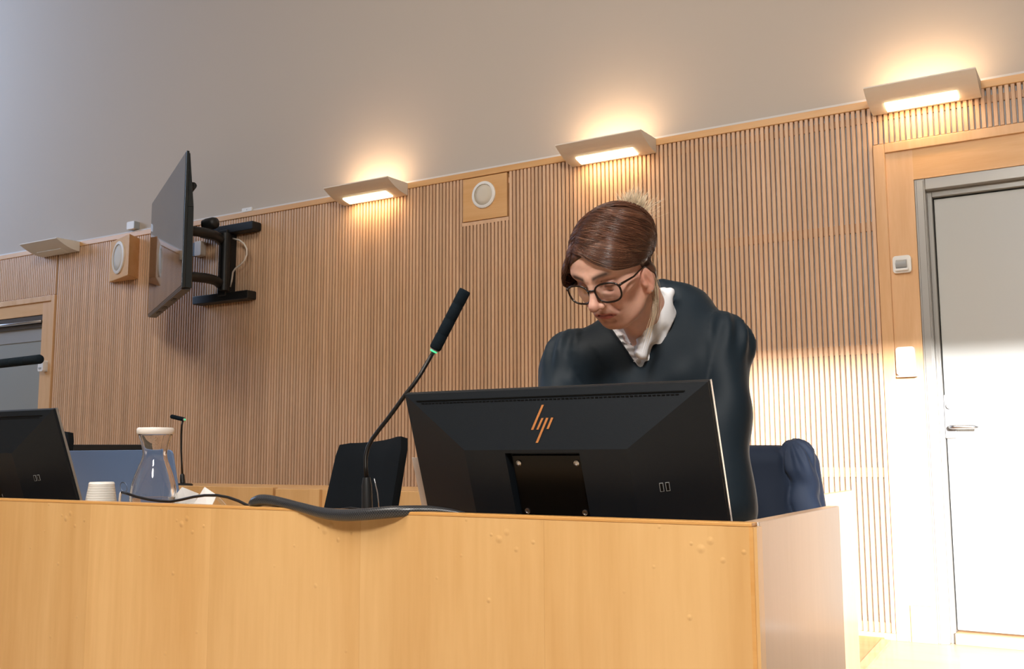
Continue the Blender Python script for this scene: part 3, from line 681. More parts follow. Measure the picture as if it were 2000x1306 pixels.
# dark screen standing on the rear counter
yb_ = 3.3; A = atY(150, 868, yb_); B = atY(292, 868, yb_); C_ = atY(156, 880, yb_)
t = thing('computer_screen', 'thin black screen on the rear counter, its top edge showing above the blue grey laptop', 'monitor', ((A[0]+B[0])/2, yb_, .722))
zs = .722
obj('display', MB().hexa([(A[0]+.03, yb_-.0, zs+.012), (B[0]-.01, yb_-.0, zs+.012), (B[0]-.01, yb_+.02, zs+.012), (A[0]+.03, yb_+.02, zs+.012), (A[0], yb_-.04, A[2]), (B[0], yb_-.04, B[2]), (B[0], yb_-.02, B[2]), (A[0], yb_-.02, A[2])]), 'black_plastic', t, bevel=.002)
obj('foot', MB().box((A[0]+B[0])/2-.08, (A[0]+B[0])/2+.08, yb_-.06, yb_+.10, zs+.0005, zs+.012), 'black_metal', t, bevel=.003)

# pale laptop lid showing behind the monitor's left edge
yq = 1.64
A = atY(813, 893, yq); 
t = thing('laptop', 'pale laptop lid mostly hidden behind the logo monitor, only its left corner showing', 'laptop', (A[0]+.17, yq+.10, ZW))
x0 = A[0]-.012; zt_ = A[2]
obj('lid', MB().hexa([(x0+.006, yq+.06, ZW+.018), (x0+.33, yq+.06, ZW+.018), (x0+.33, yq+.066, ZW+.018), (x0+.006, yq+.066, ZW+.018), (x0, yq, zt_), (x0+.33, yq, zt_), (x0+.33, yq+.006, zt_), (x0, yq+.006, zt_)]), 'pale_lid', t, bevel=.001)
obj('keyboard_base', MB().box(x0+.002, x0+.328, yq+.045, yq+.205, ZW+.001, ZW+.0175), 'pale_lid', t, bevel=.003)

# ---- water carafe
D = 2.34; lidc = atD(304, 840, D); cxy = (lidc[0], lidc[1])
zl = lidc[2]; z0 = ZW+.0005; sc = D/FPX
prof_px = [(27, 1000), (38, 992), (43.5, 975), (43.5, 962), (41, 945), (36, 927), (30, 911), (24.5, 897), (22.5, 886), (23.5, 876), (27, 862), (31, 850), (32.5, 846)]
zpx = lambda y: zl-(y-840)*sc
outer = [(.030, z0), (.041, z0+.002), (.0465, z0+.02)] + [(r_*sc, zpx(y_)) for r_, y_ in prof_px if zpx(y_) > z0+.03]
inner = [(max(r_-.0024, .001), z_) for r_, z_ in outer[1:]]; inner[0] = (.036, z0+.006)
t = thing('water_carafe', 'clear glass water carafe with a white lid in front of the laptop', 'carafe', (cxy[0], cxy[1], ZW))
pr = [(0.0, z0)]+outer+inner[::-1]+[(0.0, z0+.006)]
obj('glass', MB().lathe([(r_, z_) for r_, z_ in pr], (cxy[0], cxy[1], 0), 40), 'glass', t, smooth=True)
wz = zpx(969)
wp = [(r_-.0003, z_) for r_, z_ in inner if z_ < wz]
obj('water', MB().lathe([(0, z0+.0064)]+wp+[(wp[-1][0], wz), (0, wz)], (cxy[0], cxy[1], 0), 40), 'water', t, smooth=True, angle=60)
obj('lid', MB().lathe([(0, zpx(848)), (33.0*sc, zpx(848)), (35*sc, zpx(845)), (35*sc, zpx(838)), (33*sc, zpx(835)), (0, zpx(834))], (cxy[0], cxy[1], 0), 40), 'lid', t, smooth=True, angle=50)

# ---- stack of plastic cups, upside down, nested
D = 2.36; c = atD(198, 960, D); sc = D/FPX
ztop = c[2]+(960-941)*sc
pitch = 4.6*sc
cup_me = None; ncup = 0
hgt = .075
prof = [(0, hgt), (22.5*sc, hgt), (23.3*sc, hgt-.001)]
k = 30.0*sc
def cup_prof():
    # outside from the closed end (top) down to the rim, then back inside
    o = [(0.0, hgt), (.0215, hgt), (.0226, hgt-.0012)]
    o += [(.0290, .0035), (.0303, .003), (.0303, .0), (.0288, 0)]
    return o
zc = ztop-hgt
z = zc; cups = []
while z > ZW-.02 and len(cups) < 9 and z >= ZW+.0: cups.append(z); z -= pitch
if not cups: cups = [ZW+.001]
zs0 = cups[-1]-ZW-.001
for i, zz in enumerate(cups):
    rr = 23.0/22.0
    nm = 'plastic_cup'
    mb = MB(); q = 1.0
    r0, r1 = 22.8*sc, (29.0*sc)
    rim = r0+(r1-r0)*min(1, (ztop-zz-hgt+pitch*1.0)/(pitch*9)); 
    rim = r0*1.0+(29.3*sc-r0)*(i+1)/9.0 if len(cups) > 4 else 29*sc
    if i == len(cups)-1: mb.lathe([(rim-.0016, hgt-.0003), (rim-.0004, hgt-pitch*.15), (rim+.004, ZW+.001-zz), (rim+.0025, ZW+.001-zz), (rim-.003, hgt-pitch*.5)], (c[0], c[1], zz), 36, None, True)
    elif i == 0: mb.lathe([(0, hgt), (r0-.001, hgt), (r0, hgt-.0012), (r0+.0018, hgt-pitch*.9), (r0+.0014, hgt-pitch), (r0-.001, hgt-pitch), (r0-.0025, hgt-.003), (0, hgt-.003)], (c[0], c[1], zz), 36)
    else: mb.lathe([(rim-.0030, hgt+pitch*.05), (rim-.0006, hgt-pitch*.02), (rim+.0002, hgt-pitch*.85), (rim-.0002, hgt-pitch*.98), (rim-.0030, hgt-pitch*.98)], (c[0], c[1], zz), 36, None, True)
    o = obj(nm, mb, 'cup', smooth=True, angle=50, org=(c[0], c[1], zz+hgt-pitch))
    ORD = ['topmost', 'second', 'third', 'fourth', 'fifth', 'sixth', 'seventh', 'eighth', 'lowest']
    tag(o, 'topmost white plastic cup of the upside-down stack on the bench' if i == 0 else ('lowest white plastic cup of the upside-down stack on the bench' if i == len(cups)-1 else ORD[i]+' white plastic cup from the top of the upside-down stack'), 'cup', 'stacked white plastic cups')

# ---- folded white papers leaning by the carafe
def folded(label, front, y0):
    a = [atY(x, y, y0+(.0 if y > 1000 else .018)) for x, y in front]
    t = thing('folded_paper', label, 'paper', tuple((a[0]+a[-1])/2), 'folded white papers')
    th = np.array([0, .0012, 0])
    obj('leaf', MB().prism(a, [p+th for p in a]), 'paper', t)
    b = [a[1]+th*1.1, a[2]+th*1.1, a[2]+[.01, .06, -.055], a[1]+[.01, .06, -.055]]
    obj('leaf', MB().prism(b, [p+th for p in b]), 'paper', t)
folded('larger white folded paper standing directly beside the carafe', [(312, 1004), (355, 951), (387, 964), (372, 1004)], 1.66)
folded('narrower white folded paper with a pointed top, just right of the larger one', [(366, 1004), (399, 951), (423, 967), (406, 1004)], 1.63)

# ---- cables along the rim
cp = [(238, 961), (250, 964), (268, 970), (290, 975), (312, 978), (334, 979), (356, 975), (378, 970), (400, 967), (424, 967), (446, 971), (466, 978), (482, 986), (494, 988)]
o = obj('thin_cable', MB().tube([atY(x, y, YD+.055-.03*(i/13)) for i, (x, y) in enumerate(cp)], [.0030]*13+[.004], 10), 'cable', smooth=True, org=tuple(atY(238, 961, YD+.055)))
tag(o, 'thin black cable arching from the carafe to the braided sleeve', 'cable')
pe = atY(238, 961, YD+.055)
o2 = obj('plug_cable', MB().tube([pe+[-.0015, 0, .0], pe+[-.0045, 0, -.004], pe+[-.006, .0, -.014], pe+[-.0062, 0, -.03]], .0026, 8), 'white_cable', smooth=True, org=tuple(pe))
tag(o2, 'short pale cable end dropping from the thin black cable beside the cups', 'cable')
cp = [(488, 986, 5), (496, 980, 9), (507, 976, 10), (520, 976, 9.5), (536, 978, 9), (558, 983, 8.5), (580, 988, 8), (602, 994, 8.5), (622, 1000, 9), (646, 1004, 10), (672, 1006, 10.5), (700, 1005, 10.5), (728, 1003, 10.5), (756, 1000, 10.5), (784, 998, 10), (812, 997, 9.5), (838, 997, 9), (862, 998, 7.5), (888, 1001, 6), (912, 1006, 5)]
n = len(cp); pth = []; rr = []
for i, (x, y, r_) in enumerate(cp):
    yy = YD+.012-.028*math.exp(-((x-700)/110)**2) + (.05*max(0, (x-780)/130))
    P = atY(x, y, yy); pth.append(P); rr.append(1.13*r_/FPX*np.dot(P-EYE, FW))
pp, r2 = [], []
for i in range(n-1):
    for s in np.linspace(0, 1, 5)[:-1]: pp.append(pth[i]*(1-s)+pth[i+1]*s); r2.append(rr[i]*(1-s)+rr[i+1]*s)
pp.append(pth[-1]); r2.append(rr[-1])
pp2 = [sum(pp[max(0, min(len(pp)-1, i+k))] for k in (-3, -2, -1, 0, 1, 2, 3))/7 for i in range(len(pp))]
o = obj('braided_cable', MB().tube(pp2, r2, 18), 'braid', smooth=True, org=tuple(pp2[0]))
tag(o, 'thick black braided cable sleeve lying over the front rim of the bench', 'cable')

# ---- chairs
def chair(label, c, ang, tilt=0.14, w=.46, h=.50, zc=.80, roll=0.0, mat_='chair_fabric', sw=.46, off=.24, sd=.44):
    """office chair; c = floor point, ang = heading of the back's outward normal"""
    zf = .011
    t = thing('office_chair', label, 'chair', (c[0], c[1], zf), 'black office chairs behind the bench')
    n_ = np.array([math.cos(ang), math.sin(ang), 0]); w_ = np.array([-n_[1], n_[0], 0]); c = np.array([c[0], c[1], 0.])
    Z = np.array([0, 0, 1.0])*math.cos(tilt)+n_*math.sin(tilt); Nn = n_*math.cos(tilt)-np.array([0, 0, 1.])*math.sin(tilt)
    Zr = Z*math.cos(roll)+w_*math.sin(roll); wr = w_*math.cos(roll)-Z*math.sin(roll)
    bc = c+np.array([0, 0, zc])+n_*off
    # padded back: slightly curved slab
    mb = MB(); nx, nz = 9, 9; vs = []; 
    for side in (1, -1):
        for j in range(nz):
            for i in range(nx):
                u, v = -1+2*i/(nx-1), -1+2*j/(nz-1)
                ed = (1-abs(u)**6)*(1-abs(v)**6); sx = 1-.05*max(0, abs(v)-.8)/.2*abs(u)
                sz = 1-.04*max(0, abs(u)-.8)/.2
                tap = 1-.06*(v+1)/2
                vs.append(bc+wr*(u*w/2*sx*tap)+Zr*(v*h/2*sz)+Nn*(side*(.012+.020*ed)-.03*u*u))
    fs = []
    K = nx*nz
    for j in range(nz-1):
        for i in range(nx-1):
            a = j*nx+i; fs += [(a, a+1, a+nx+1, a+nx), (K+a, K+a+nx, K+a+nx+1, K+a+1)]
    bd = [i for i in range(nx)]+[j*nx+nx-1 for j in range(1, nz)]+[(nz-1)*nx+i for i in range(nx-2, -1, -1)]+[j*nx for j in range(nz-2, 0, -1)]
    for k in range(len(bd)): a, b = bd[k], bd[(k+1) % len(bd)]; fs.append((a, K+a, K+b, b))
    mb.add(vs, fs); obj('backrest', mb, mat_, t, smooth=True, angle=60)
    sc_ = c+np.array([0, 0, .46])-n_*.02
    obj('seat', MB().rbox(sc_, n_, np.array([0, 0, 1.]), w_, sd, .07, sw, .06), mat_, t, bevel=.02)
    obj('back_bar', MB().tube([sc_+n_*.1-np.array([0, 0, .045]), sc_+n_*(off+.03)-np.array([0, 0, .03]), c+n_*(off+.05)+np.array([0, 0, .60]), bc+Nn*.02-Zr*.05], .018, 10), 'black_metal', t, smooth=True)
    obj('column', MB().lathe([(.026, .10), (.026, .30), (.018, .30), (.018, .425)], (c[0], c[1], 0), 16), 'black_metal', t, smooth=True, angle=40)
    for k in range(5):
        a = ang+2*PI*k/5+.3; d = np.array([math.cos(a), math.sin(a), 0])
        lg_ = obj('leg', MB().tube([c+np.array([0, 0, .11]), c+d*.16+np.array([0, 0, .095]), c+d*.29+np.array([0, 0, .075])], [.026, .022, .016], 8), 'black_metal', t, smooth=True)
        obj('castor', MB().lathe([(.028, -.016), (.030, -.010), (.030, .010), (.028, .016)], c+d*.29+np.array([0, 0, zf+.0302]), 14, np.array([-d[1], d[0], 0])), 'black_metal', lg_)
    return t
lat = math.atan2(RT[1], RT[0])
pc = atD(726, 926, 3.12); ph = lat+math.radians(38)
chair('black office chair turned sideways to the left of the tall microphone', (pc[0]-.24*math.cos(ph), pc[1]-.24*math.sin(ph)), ph, tilt=.24, w=.42, h=.30, zc=pc[2]-.045, roll=.06)
pc = atD(84, 914, 4.2)
chair('black office chair almost hidden behind the left monitor, only a corner of its back showing', (pc[0], pc[1]-.24), PI/2, tilt=.1, w=.44, h=.30, zc=pc[2])
KS = 1.10; rcx = atD(1530, 935, 2.60*KS); FH = np.array([FW[0], FW[1], 0.]); FH /= np.linalg.norm(FH); RH = np.array([RT[0], RT[1], 0.]); RH /= np.linalg.norm(RH)
ccx = rcx - RH*.19
chair('black office chair under the draped navy robe at the right end of the bench', (ccx[0]-FH[0]*.15, ccx[1]-FH[1]*.15), lat+PI/2, tilt=.04, w=.30, h=.36, zc=rcx[2]-.13, sw=.26, off=.15, sd=.30)
# ================================================================ distance-field sculpting
def _d(p, c): return p - np.asarray(c, np.float32)
def ell(p, c, r, Rm=None):
    q = _d(p, c)
    if Rm is not None: q = q @ np.asarray(Rm, np.float32)
    r = np.asarray(r, np.float32); k0 = np.sqrt(((q/r)**2).sum(-1)); k1 = np.sqrt(((q/(r*r))**2).sum(-1))
    return k0*(k0-1)/np.maximum(k1, 1e-6)
def sph(p, c, r): return np.sqrt((_d(p, c)**2).sum(-1)) - r
def cap(p, a, b, ra, rb=None):
    rb = ra if rb is None else rb
    a = np.asarray(a, np.float32); b = np.asarray(b, np.float32); ba = b-a
    q = p-a; h = np.clip((q@ba)/float(ba@ba), 0, 1)
    return np.sqrt(((q-h[..., None]*ba)**2).sum(-1)) - (ra+(rb-ra)*h)
def chain(p, pts, k=0.0):
    d = None
    for (a, ra), (b, rb) in zip(pts[:-1], pts[1:]):
        e = cap(p, a, b, ra, rb); d = e if d is None else (smin(d, e, k) if k else np.minimum(d, e))
    return d
def smin(a, b, k):
    h = np.maximum(k-np.abs(a-b), 0)/k
    return np.minimum(a, b)-h*h*k*0.25
def smax(a, b, k): return -smin(-a, -b, k)
def mesh_sdf(fn, lo, hi, h, flip=False):
    lo = np.array(lo, np.float32); hi = np.array(hi, np.float32)
    B = 8; n = (np.ceil((hi-lo)/h/B).astype(int))*B+1
    nb = (n-1)//B
    F = np.full(tuple(n), 1.0, np.float32)
    g = [lo[i]+(np.arange(nb[i])+.5)*B*h for i in range(3)]
    C = np.stack(np.meshgrid(*g, indexing='ij'), -1).reshape(-1, 3).astype(np.float32)
    d = fn(C); rad = B*h*0.87*1.35+0.006
    act = np.abs(d) < rad
    ib = np.stack(np.unravel_index(np.arange(len(C)), tuple(nb)), -1)
    ins = ib[(~act) & (d < 0)]
    for b in ins: F[b[0]*B:b[0]*B+B+1, b[1]*B:b[1]*B+B+1, b[2]*B:b[2]*B+B+1] = -1
    ab = ib[act]; o = np.stack(np.meshgrid(*[np.arange(B+1)]*3, indexing='ij'), -1).reshape(-1, 3)
    for s in range(0, len(ab), 600):
        I = ab[s:s+600][:, None, :]*B+o[None]
        P = (lo+I*np.float32(h)).astype(np.float32).reshape(-1, 3)
        v = fn(P); I = I.reshape(-1, 3); F[I[:, 0], I[:, 1], I[:, 2]] = v
    F[0] = F[-1] = 1; F[:, 0] = F[:, -1] = 1; F[:, :, 0] = F[:, :, -1] = 1
    S = F < 0
    c = np.zeros(tuple(n-1), np.int8)
    for i in (0, 1):
        for j in (0, 1):
            for k in (0, 1): c += S[i:n[0]-1+i, j:n[1]-1+j, k:n[2]-1+k]
    A = np.argwhere((c > 0) & (c < 8)); idx = np.full(tuple(n-1), -1, np.int32); idx[A[:, 0], A[:, 1], A[:, 2]] = np.arange(len(A))
    pos = np.zeros((len(A), 3)); cnt = np.zeros(len(A))
    for ax in range(3):
        for u in (0, 1):
            for v in (0, 1):
                o0 = np.zeros(3, int); o0[(ax+1) % 3] = u; o0[(ax+2) % 3] = v; o1 = o0.copy(); o1[ax] = 1
                a = F[tuple((A+o0).T)]; b = F[tuple((A+o1).T)]; x = (a < 0) != (b < 0)
                t = np.where(x, a/np.where(x, a-b, 1), 0); t = np.clip(t, .02, .98)
                q = np.broadcast_to(o0.astype(float), (len(A), 3)).copy(); q[:, ax] = t
                pos[x] += q[x]; cnt += x
    V = lo+(A+pos/cnt[:, None])*h
    fs = []
    for ax in range(3):
        u, v = (ax+1) % 3, (ax+2) % 3
        s0 = [slice(None)]*3; s1 = [slice(None)]*3; s0[ax] = slice(0, n[ax]-1); s1[ax] = slice(1, n[ax])
        E = np.argwhere(S[tuple(s0)] != S[tuple(s1)])
        E = E[(E[:, u] > 0) & (E[:, v] > 0) & (E[:, u] < n[u]-1) & (E[:, v] < n[v]-1)]
        eu = np.zeros(3, int); eu[u] = 1; ev = np.zeros(3, int); ev[v] = 1
        q = np.stack([idx[tuple((E-eu-ev).T)], idx[tuple((E-ev).T)], idx[tuple(E.T)], idx[tuple((E-eu).T)]], 1)
        fl = ~S[tuple(E.T)]
        q[fl] = q[fl][:, ::-1]; fs.append(q)
    Fq = np.concatenate(fs)
    if flip: Fq = Fq[:, ::-1]
    return V, Fq
def relax(V, F, it=2, w=.5):
    for _ in range(it):
        acc = np.zeros_like(V); c = np.zeros(len(V))
        for i in range(4):
            a, b = F[:, i], F[:, (i+1) % 4]
            np.add.at(acc, a, V[b]); np.add.at(c, a, 1); np.add.at(acc, b, V[a]); np.add.at(c, b, 1)
        V = V*(1-w)+w*acc/c[:, None]
    return V

# ================================================================ the woman
# head frame: x towards her left, y out of the face, z to the crown; origin between the eyes, level with the ears
def head_frame(yaw, pit, rol):
    cy, sy, cp, sp, cr, sr = math.cos(yaw), math.sin(yaw), math.cos(pit), math.sin(pit), math.cos(rol), math.sin(rol)
    Ry = np.array([[cy, -sy, 0], [sy, cy, 0], [0, 0, 1]]); Rx = np.array([[1, 0, 0], [0, cp, sp], [0, -sp, cp]]); Rr = np.array([[cr, 0, sr], [0, 1, 0], [-sr, 0, cr]])
    return np.stack([RT, -FW, UP], 1) @ Rr @ Ry @ Rx
HM = head_frame(math.radians(43), math.radians(35), math.radians(-3))
HO = atD(1156, 563, 1.99) - HM @ np.array([0, .090, -.004])
def h2w(P): return np.asarray(P)@HM.T + HO
def w2h(P): return (np.asarray(P)-HO)@HM

NB = atY(1304, 592, HO[1]+.27)            # base of the neck
SHL = atY(1396, 672, HO[1]+.27)           # her left shoulder joint (right in the picture)
SHR = atY(1136, 702, HO[1]+.17)           # her right shoulder joint
NKB = atY(1272, 634, HO[1]+.19)
NBh = w2h(NKB)
HIP = atY(1250, 900, HO[1]+.42); HIP[2] = .90

def mirror(p):
    q = p.copy(); q[:, 0] = np.abs(q[:, 0]); return q
def head_sdf(p):
    m = mirror(p)
    d = ell(p, (0, -.022, .026), (.071, .087, .063))
    d = smin(d, ell(p, (0, .022, -.018), (.061, .066, .088)), .03)
    d = smin(d, ell(m, (.028, .036, .030), (.036, .028, .032)), .03)                 # forehead
    d = smin(d, cap(m, (.054, .0, -.064), (.018, .064, -.100), .014, .013), .03)      # jaw line
    d = smin(d, ell(p, (0, .040, -.078), (.042, .044, .036)), .03)
    d = smin(d, ell(p, (0, .069, -.101), (.019, .013, .013)), .018)                  # chin
    d = smin(d, ell(m, (.046, .052, -.034), (.021, .020, .018)), .03)                # cheekbone
    d = smin(d, ell(m, (.034, .053, -.056), (.019, .021, .022)), .03)                # cheek
    d = smin(d, cap(m, (.010, .0795, .012), (.046, .063, .018), .0085, .0075), .016)  # brow
    d = smax(d, -ell(m, (.033, .094, -.006), (.019, .021, .013)), .016)             # eye socket
    d = smin(d, sph(m, (.0325, .0655, -.006), .0134), .005)                            # lids over the eyeball
    lid = cap(m, (.021, .0775, -.0095), (.045, .0725, -.0105), .0014)
    d = smax(d, -cap(m, (.0225, .0790, -.0115), (.044, .0735, -.0130), .0009), .002)  # lid slit
    d = smax(d, -cap(m, (.021, .0775, .003), (.046, .071, .002), .0012), .005)        # lid crease
    # nose
    d = smin(d, cap(p, (0, .080, .008), (0, .1075, -.034), .0062, .0078), .013)
    d = smin(d, sph(p, (0, .1100, -.0375), .0088), .012)
    d = smin(d, ell(m, (.0122, .0955, -.0425), (.0065, .0100, .0070)), .007)
    d = smax(d, -ell(m, (.0064, .1025, -.0500), (.0036, .0055, .0036)), .003)
    d = smax(d, -cap(m, (.0185, .094, -.037), (.0215, .0855, -.0475), .0016), .006)
    # mouth
    d = smin(d, ell(p, (0, .074, -.070), (.030, .014, .020)), .015)
    d = smin(d, chain(m, [((.0, .0895, -.0665), .0042), ((.006, .0893, -.0660), .0044), ((.0255, .0790, -.0720), .0024)]), .007)
    d = smin(d, chain(m, [((.0, .0875, -.0765), .0052), ((.009, .0862, -.0765), .0048), ((.0245, .0785, -.0735), .0024)]), .006)
    d = smax(d, -chain(m, [((.0, .0945, -.0705), .0014), ((.012, .0915, -.0700), .0014), ((.0280, .0795, -.0742), .0012)]), .003)
    d = smax(d, -cap(p, (0, .0985, -.052), (0, .0955, -.062), .0030), .005)
    d = smax(d, -cap(m, (.0, .0900, -.0875), (.012, .0855, -.0870), .0035), .010)
    d = smax(d, -chain(m, [((.0205, .0915, -.045), .0008), ((.0275, .0850, -.056), .0008), ((.0310, .0800, -.066), .0002)]), .012)   # nasolabial
    d = smax(d, -cap(m, (.0055, .0935, .006), (.0065, .0900, .022), .0006), .006)     # frown
    d = smax(d, -chain(m, [((.018, .0805, -.018), .0010), ((.034, .0745, -.0235), .0014), ((.046, .065, -.020), .0008)]), .006)   # under-eye fold
    d = smax(d, -ell(m, (.062, .052, -.066), (.010, .020, .022)), .03)
    # ears
    a = .25; R_ = np.array([[math.cos(a), -math.sin(a), 0], [math.sin(a), math.cos(a), 0], [0, 0, 1]])
    e = ell(m, (.0705, .006, -.046), (.0080, .0145, .0265), R_); e = smin(e, sph(m, (.0670, .012, -.069), .0070), .008)
    e = smax(e, -ell(m, (.0785, .009, -.043), (.0070, .0088, .0180), R_), .004)
    e = smin(e, cap(m, (.0735, .008, -.032), (.074, .004, -.055), .0024), .005)
    e = smin(e, ell(m, (.0695, .0195, -.051), (.004, .004, .006)), .004)
    d = smin(d, e, .006)
    # neck, throat and upper chest
    nb = NBh
    d = smin(d, cap(p, (0, -.034, -.045), nb, .045, .048), .028)
    d = smin(d, cap(p, (0, .020, -.085), nb+np.array([0, .028, -.01]), .030, .036), .03)
    d = smin(d, cap(m, (.058, -.025, -.045), nb+np.array([.012, .038, -.01]), .011, .010), .02)
    return d
def body_low_sdf(p):     # world frame: trunk, legs, arms, hidden by the robe
    cxx = (SHL+SHR)/2; hip = HIP
    d = cap(p, SHL+[-.02, .02, -.03], SHR+[.02, .02, -.03], .045); d = smin(d, cap(p, NKB+[0, .03, -.03], (SHL+SHR)/2+[0, .03, -.04], .035, .05), .05)
    d = smin(d, cap(p, (SHL+SHR)/2+[0, .06, -.10], hip, .09, .11), .08)
    for s, sh in ((1, SHL), (-1, SHR)):
        d = smin(d, cap(p, hip+[s*.07, 0, -.04], (hip[0]+s*.08, hip[1]+.02, .47), .088, .06), .04)
        d = smin(d, cap(p, (hip[0]+s*.08, hip[1]+.02, .47), (hip[0]+s*.085, hip[1]+.05, .085), .058, .038), .03)
        d = smin(d, ell(p, (hip[0]+s*.09, hip[1]-.01, .052), (.042, .115, .037)), .02)
    return d
HANDL, HANDR = np.array([SHL[0]-.01, 1.885, ZW+.058]), np.array([SHR[0]+.02, 1.875, ZW+.058])
ELL_, ELR = np.array([SHL[0]+.022, SHL[1]-.08, .93]), np.array([SHR[0]-.015, SHR[1]-.06, .92])
def arms_sdf(p):
    d = None
    for s, sh, el, hd in ((1, SHL, ELL_, HANDL), (-1, SHR, ELR, HANDR)):
        wr_ = hd+np.array([0, .065, .022])
        e = smin(cap(p, sh, el, .040, .030), cap(p, el, wr_, .030, .024), .03)
        e = smin(e, ell(p, hd+[0, .005, -.004], (.038, .048, .016)), .02)
        for k, (ox, ln) in enumerate(((-.028, .070), (-.010, .080), (.009, .075), (.026, .058))):
            b0 = hd+np.array([ox, -.030, -.004]); k1 = b0+np.array([ox*.15, -ln*.5, .010]); k2 = b0+np.array([ox*.25, -ln*.95, -.024])
            f = smin(cap(p, b0, k1, .0092, .0085), cap(p, k1, k2, .0085, .0070), .004); e = smin(e, f, .007)
        t0 = hd+np.array([-s*.026, .018, -.006]); t1 = t0+np.array([-s*.030, -.020, -.008]); t2 = t1+np.array([-s*.006, -.030, -.012])
        f = smin(cap(p, t0, t1, .012, .0095), cap(p, t1, t2, .0095, .0075), .005); e = smin(e, f, .010)
        d = e if d is None else np.minimum(d, e)
    return d
def gauss(p, c, r): return np.exp(-(((p-np.array(c))/np.array(r))**2).sum(-1))
def skin_color(p):
    m = mirror(p.astype(np.float64)); n = len(p)
    col = np.tile(np.array([.72, .42, .32]), (n, 1))
    def blend(w, c):
        nonlocal col
        w = np.clip(w, 0, 1)[:, None]; col = col*(1-w)+np.array(c)*w
    blend(.55*gauss(m, (.042, .058, -.040), (.026, .04, .024)), (.60, .24, .17))
    blend(.6*gauss(p, (0, .110, -.040), (.016, .02, .014)), (.56, .24, .18))
    blend(.5*gauss(p, (0, .07, -.10), (.03, .03, .02)), (.60, .28, .2))
    blend(.55*gauss(m, (.033, .075, -.006), (.022, .02, .014)), (.46, .22, .18))
    blend(.5*gauss(m, (.026, .082, -.062), (.006, .02, .014)), (.50, .23, .18))
    blend(.7*gauss(m, (.0715, .006, -.046), (.012, .03, .035)), (.60, .24, .17))
    # lips
    up = np.where(m[:, 0] < .006, -.0665+.0004, -.0662-(m[:, 0]-.006)*.30)
    lz = (p[:, 2]+.0715); wl = np.clip(1-np.abs(lz)/(.0090*(1-(m[:, 0]/.0290)**2).clip(.02, 1)), 0, 1)
    blend(np.where((p[:, 1] > .072) & (m[:, 0] < .0285), (wl*3).clip(0, 1)*.95, 0), (.50, .135, .12))
    blend(np.where((p[:, 1] > .076), 1.2*np.exp(-((p[:, 2]+.0705+.0035*np.clip((m[:, 0]-.012)/.013, 0, 1.3))/.0011)**2)*(m[:, 0] < .0255), 0)*.8, (.20, .06, .05))
    # brows
    bz = .0150+.0045*np.sin(np.clip((m[:, 0]-.008)/.042, 0, 1)*PI*.75); w = np.exp(-((p[:, 2]-bz)/.0052)**2)*np.clip((m[:, 0]-.007)/.006, 0, 1)*np.clip((.052-m[:, 0])/.012, 0, 1)*(p[:, 1] > .04)
    blend(w*.95, (.060, .034, .026))
    # lashes along the lowered lid
    w = np.exp(-((p[:, 2]+.0098+.0015*((m[:, 0]-.033)/.011)**2)/.0013)**2)*(np.abs(m[:, 0]-.033) < .0125)*(p[:, 1] > .06)
    blend(w*.9, (.04, .025, .02))
    blend(.9*gauss(m, (.0064, .1025, -.0495), (.0035, .006, .0034)), (.12, .04, .03))
    nn = np.sin(p[:, 0]*310+np.sin(p[:, 2]*270)*2)*np.sin(p[:, 2]*330+np.sin(p[:, 1]*200)*2)
    return col*(1+.03*nn[:, None])

woman = thing('person', 'woman in black court robe and white shirt leaning over the bench, wearing dark-framed glasses', 'person', (NB[0], HO[1]+.6, .011))
lo = np.minimum(np.array([-.098, -.125, -.22]), NBh-.09); hi = np.maximum(np.array([.098, .125, .15]), NBh+.07)
V1, F1 = mesh_sdf(head_sdf, lo, hi, .0018, flip=True)
V1 = relax(V1, F1, 1, .35)
C1 = skin_color(V1)
V1w = h2w(V1)
V2, F2 = mesh_sdf(body_low_sdf, (NB[0]-.40, HO[1]-.02, .0), (NB[0]+.40, HO[1]+.95, 1.30), .012); V2 = V2[:, :]; V2 = relax(V2, F2, 2); C2 = np.tile([.02, .021, .025], (len(V2), 1))
V3, F3 = mesh_sdf(arms_sdf, (min(SHR[0], ELR[0])-.12, 1.66, ZW+.002), (max(SHL[0], ELL_[0])+.12, max(SHL[1], SHR[1])+.08, SHL[2]+.08), .0042); V3 = relax(V3, F3, 1, .4); C3 = np.tile([.60, .335, .235], (len(V3), 1))
np_mesh('body', np.concatenate([V1w, V2, V3]), np.concatenate([F1, F2+len(V1), F3+len(V1)+len(V2)]), 'skin', woman, col=np.concatenate([C1, C2, C3]))

# ---- eyes behind the lowered lids
for s in (-1, 1):
    mb = MB(); c = h2w((s*.0325, .0655, -.006))
    mb.lathe([(.0001, .0108), (.0045, .0100), (.0076, .0076), (.0104, .0028), (.0104, -.0028)], c, 20, HM@np.array([0, .86, -.5]))
    obj('eye', mb, 'iris', woman, smooth=True)

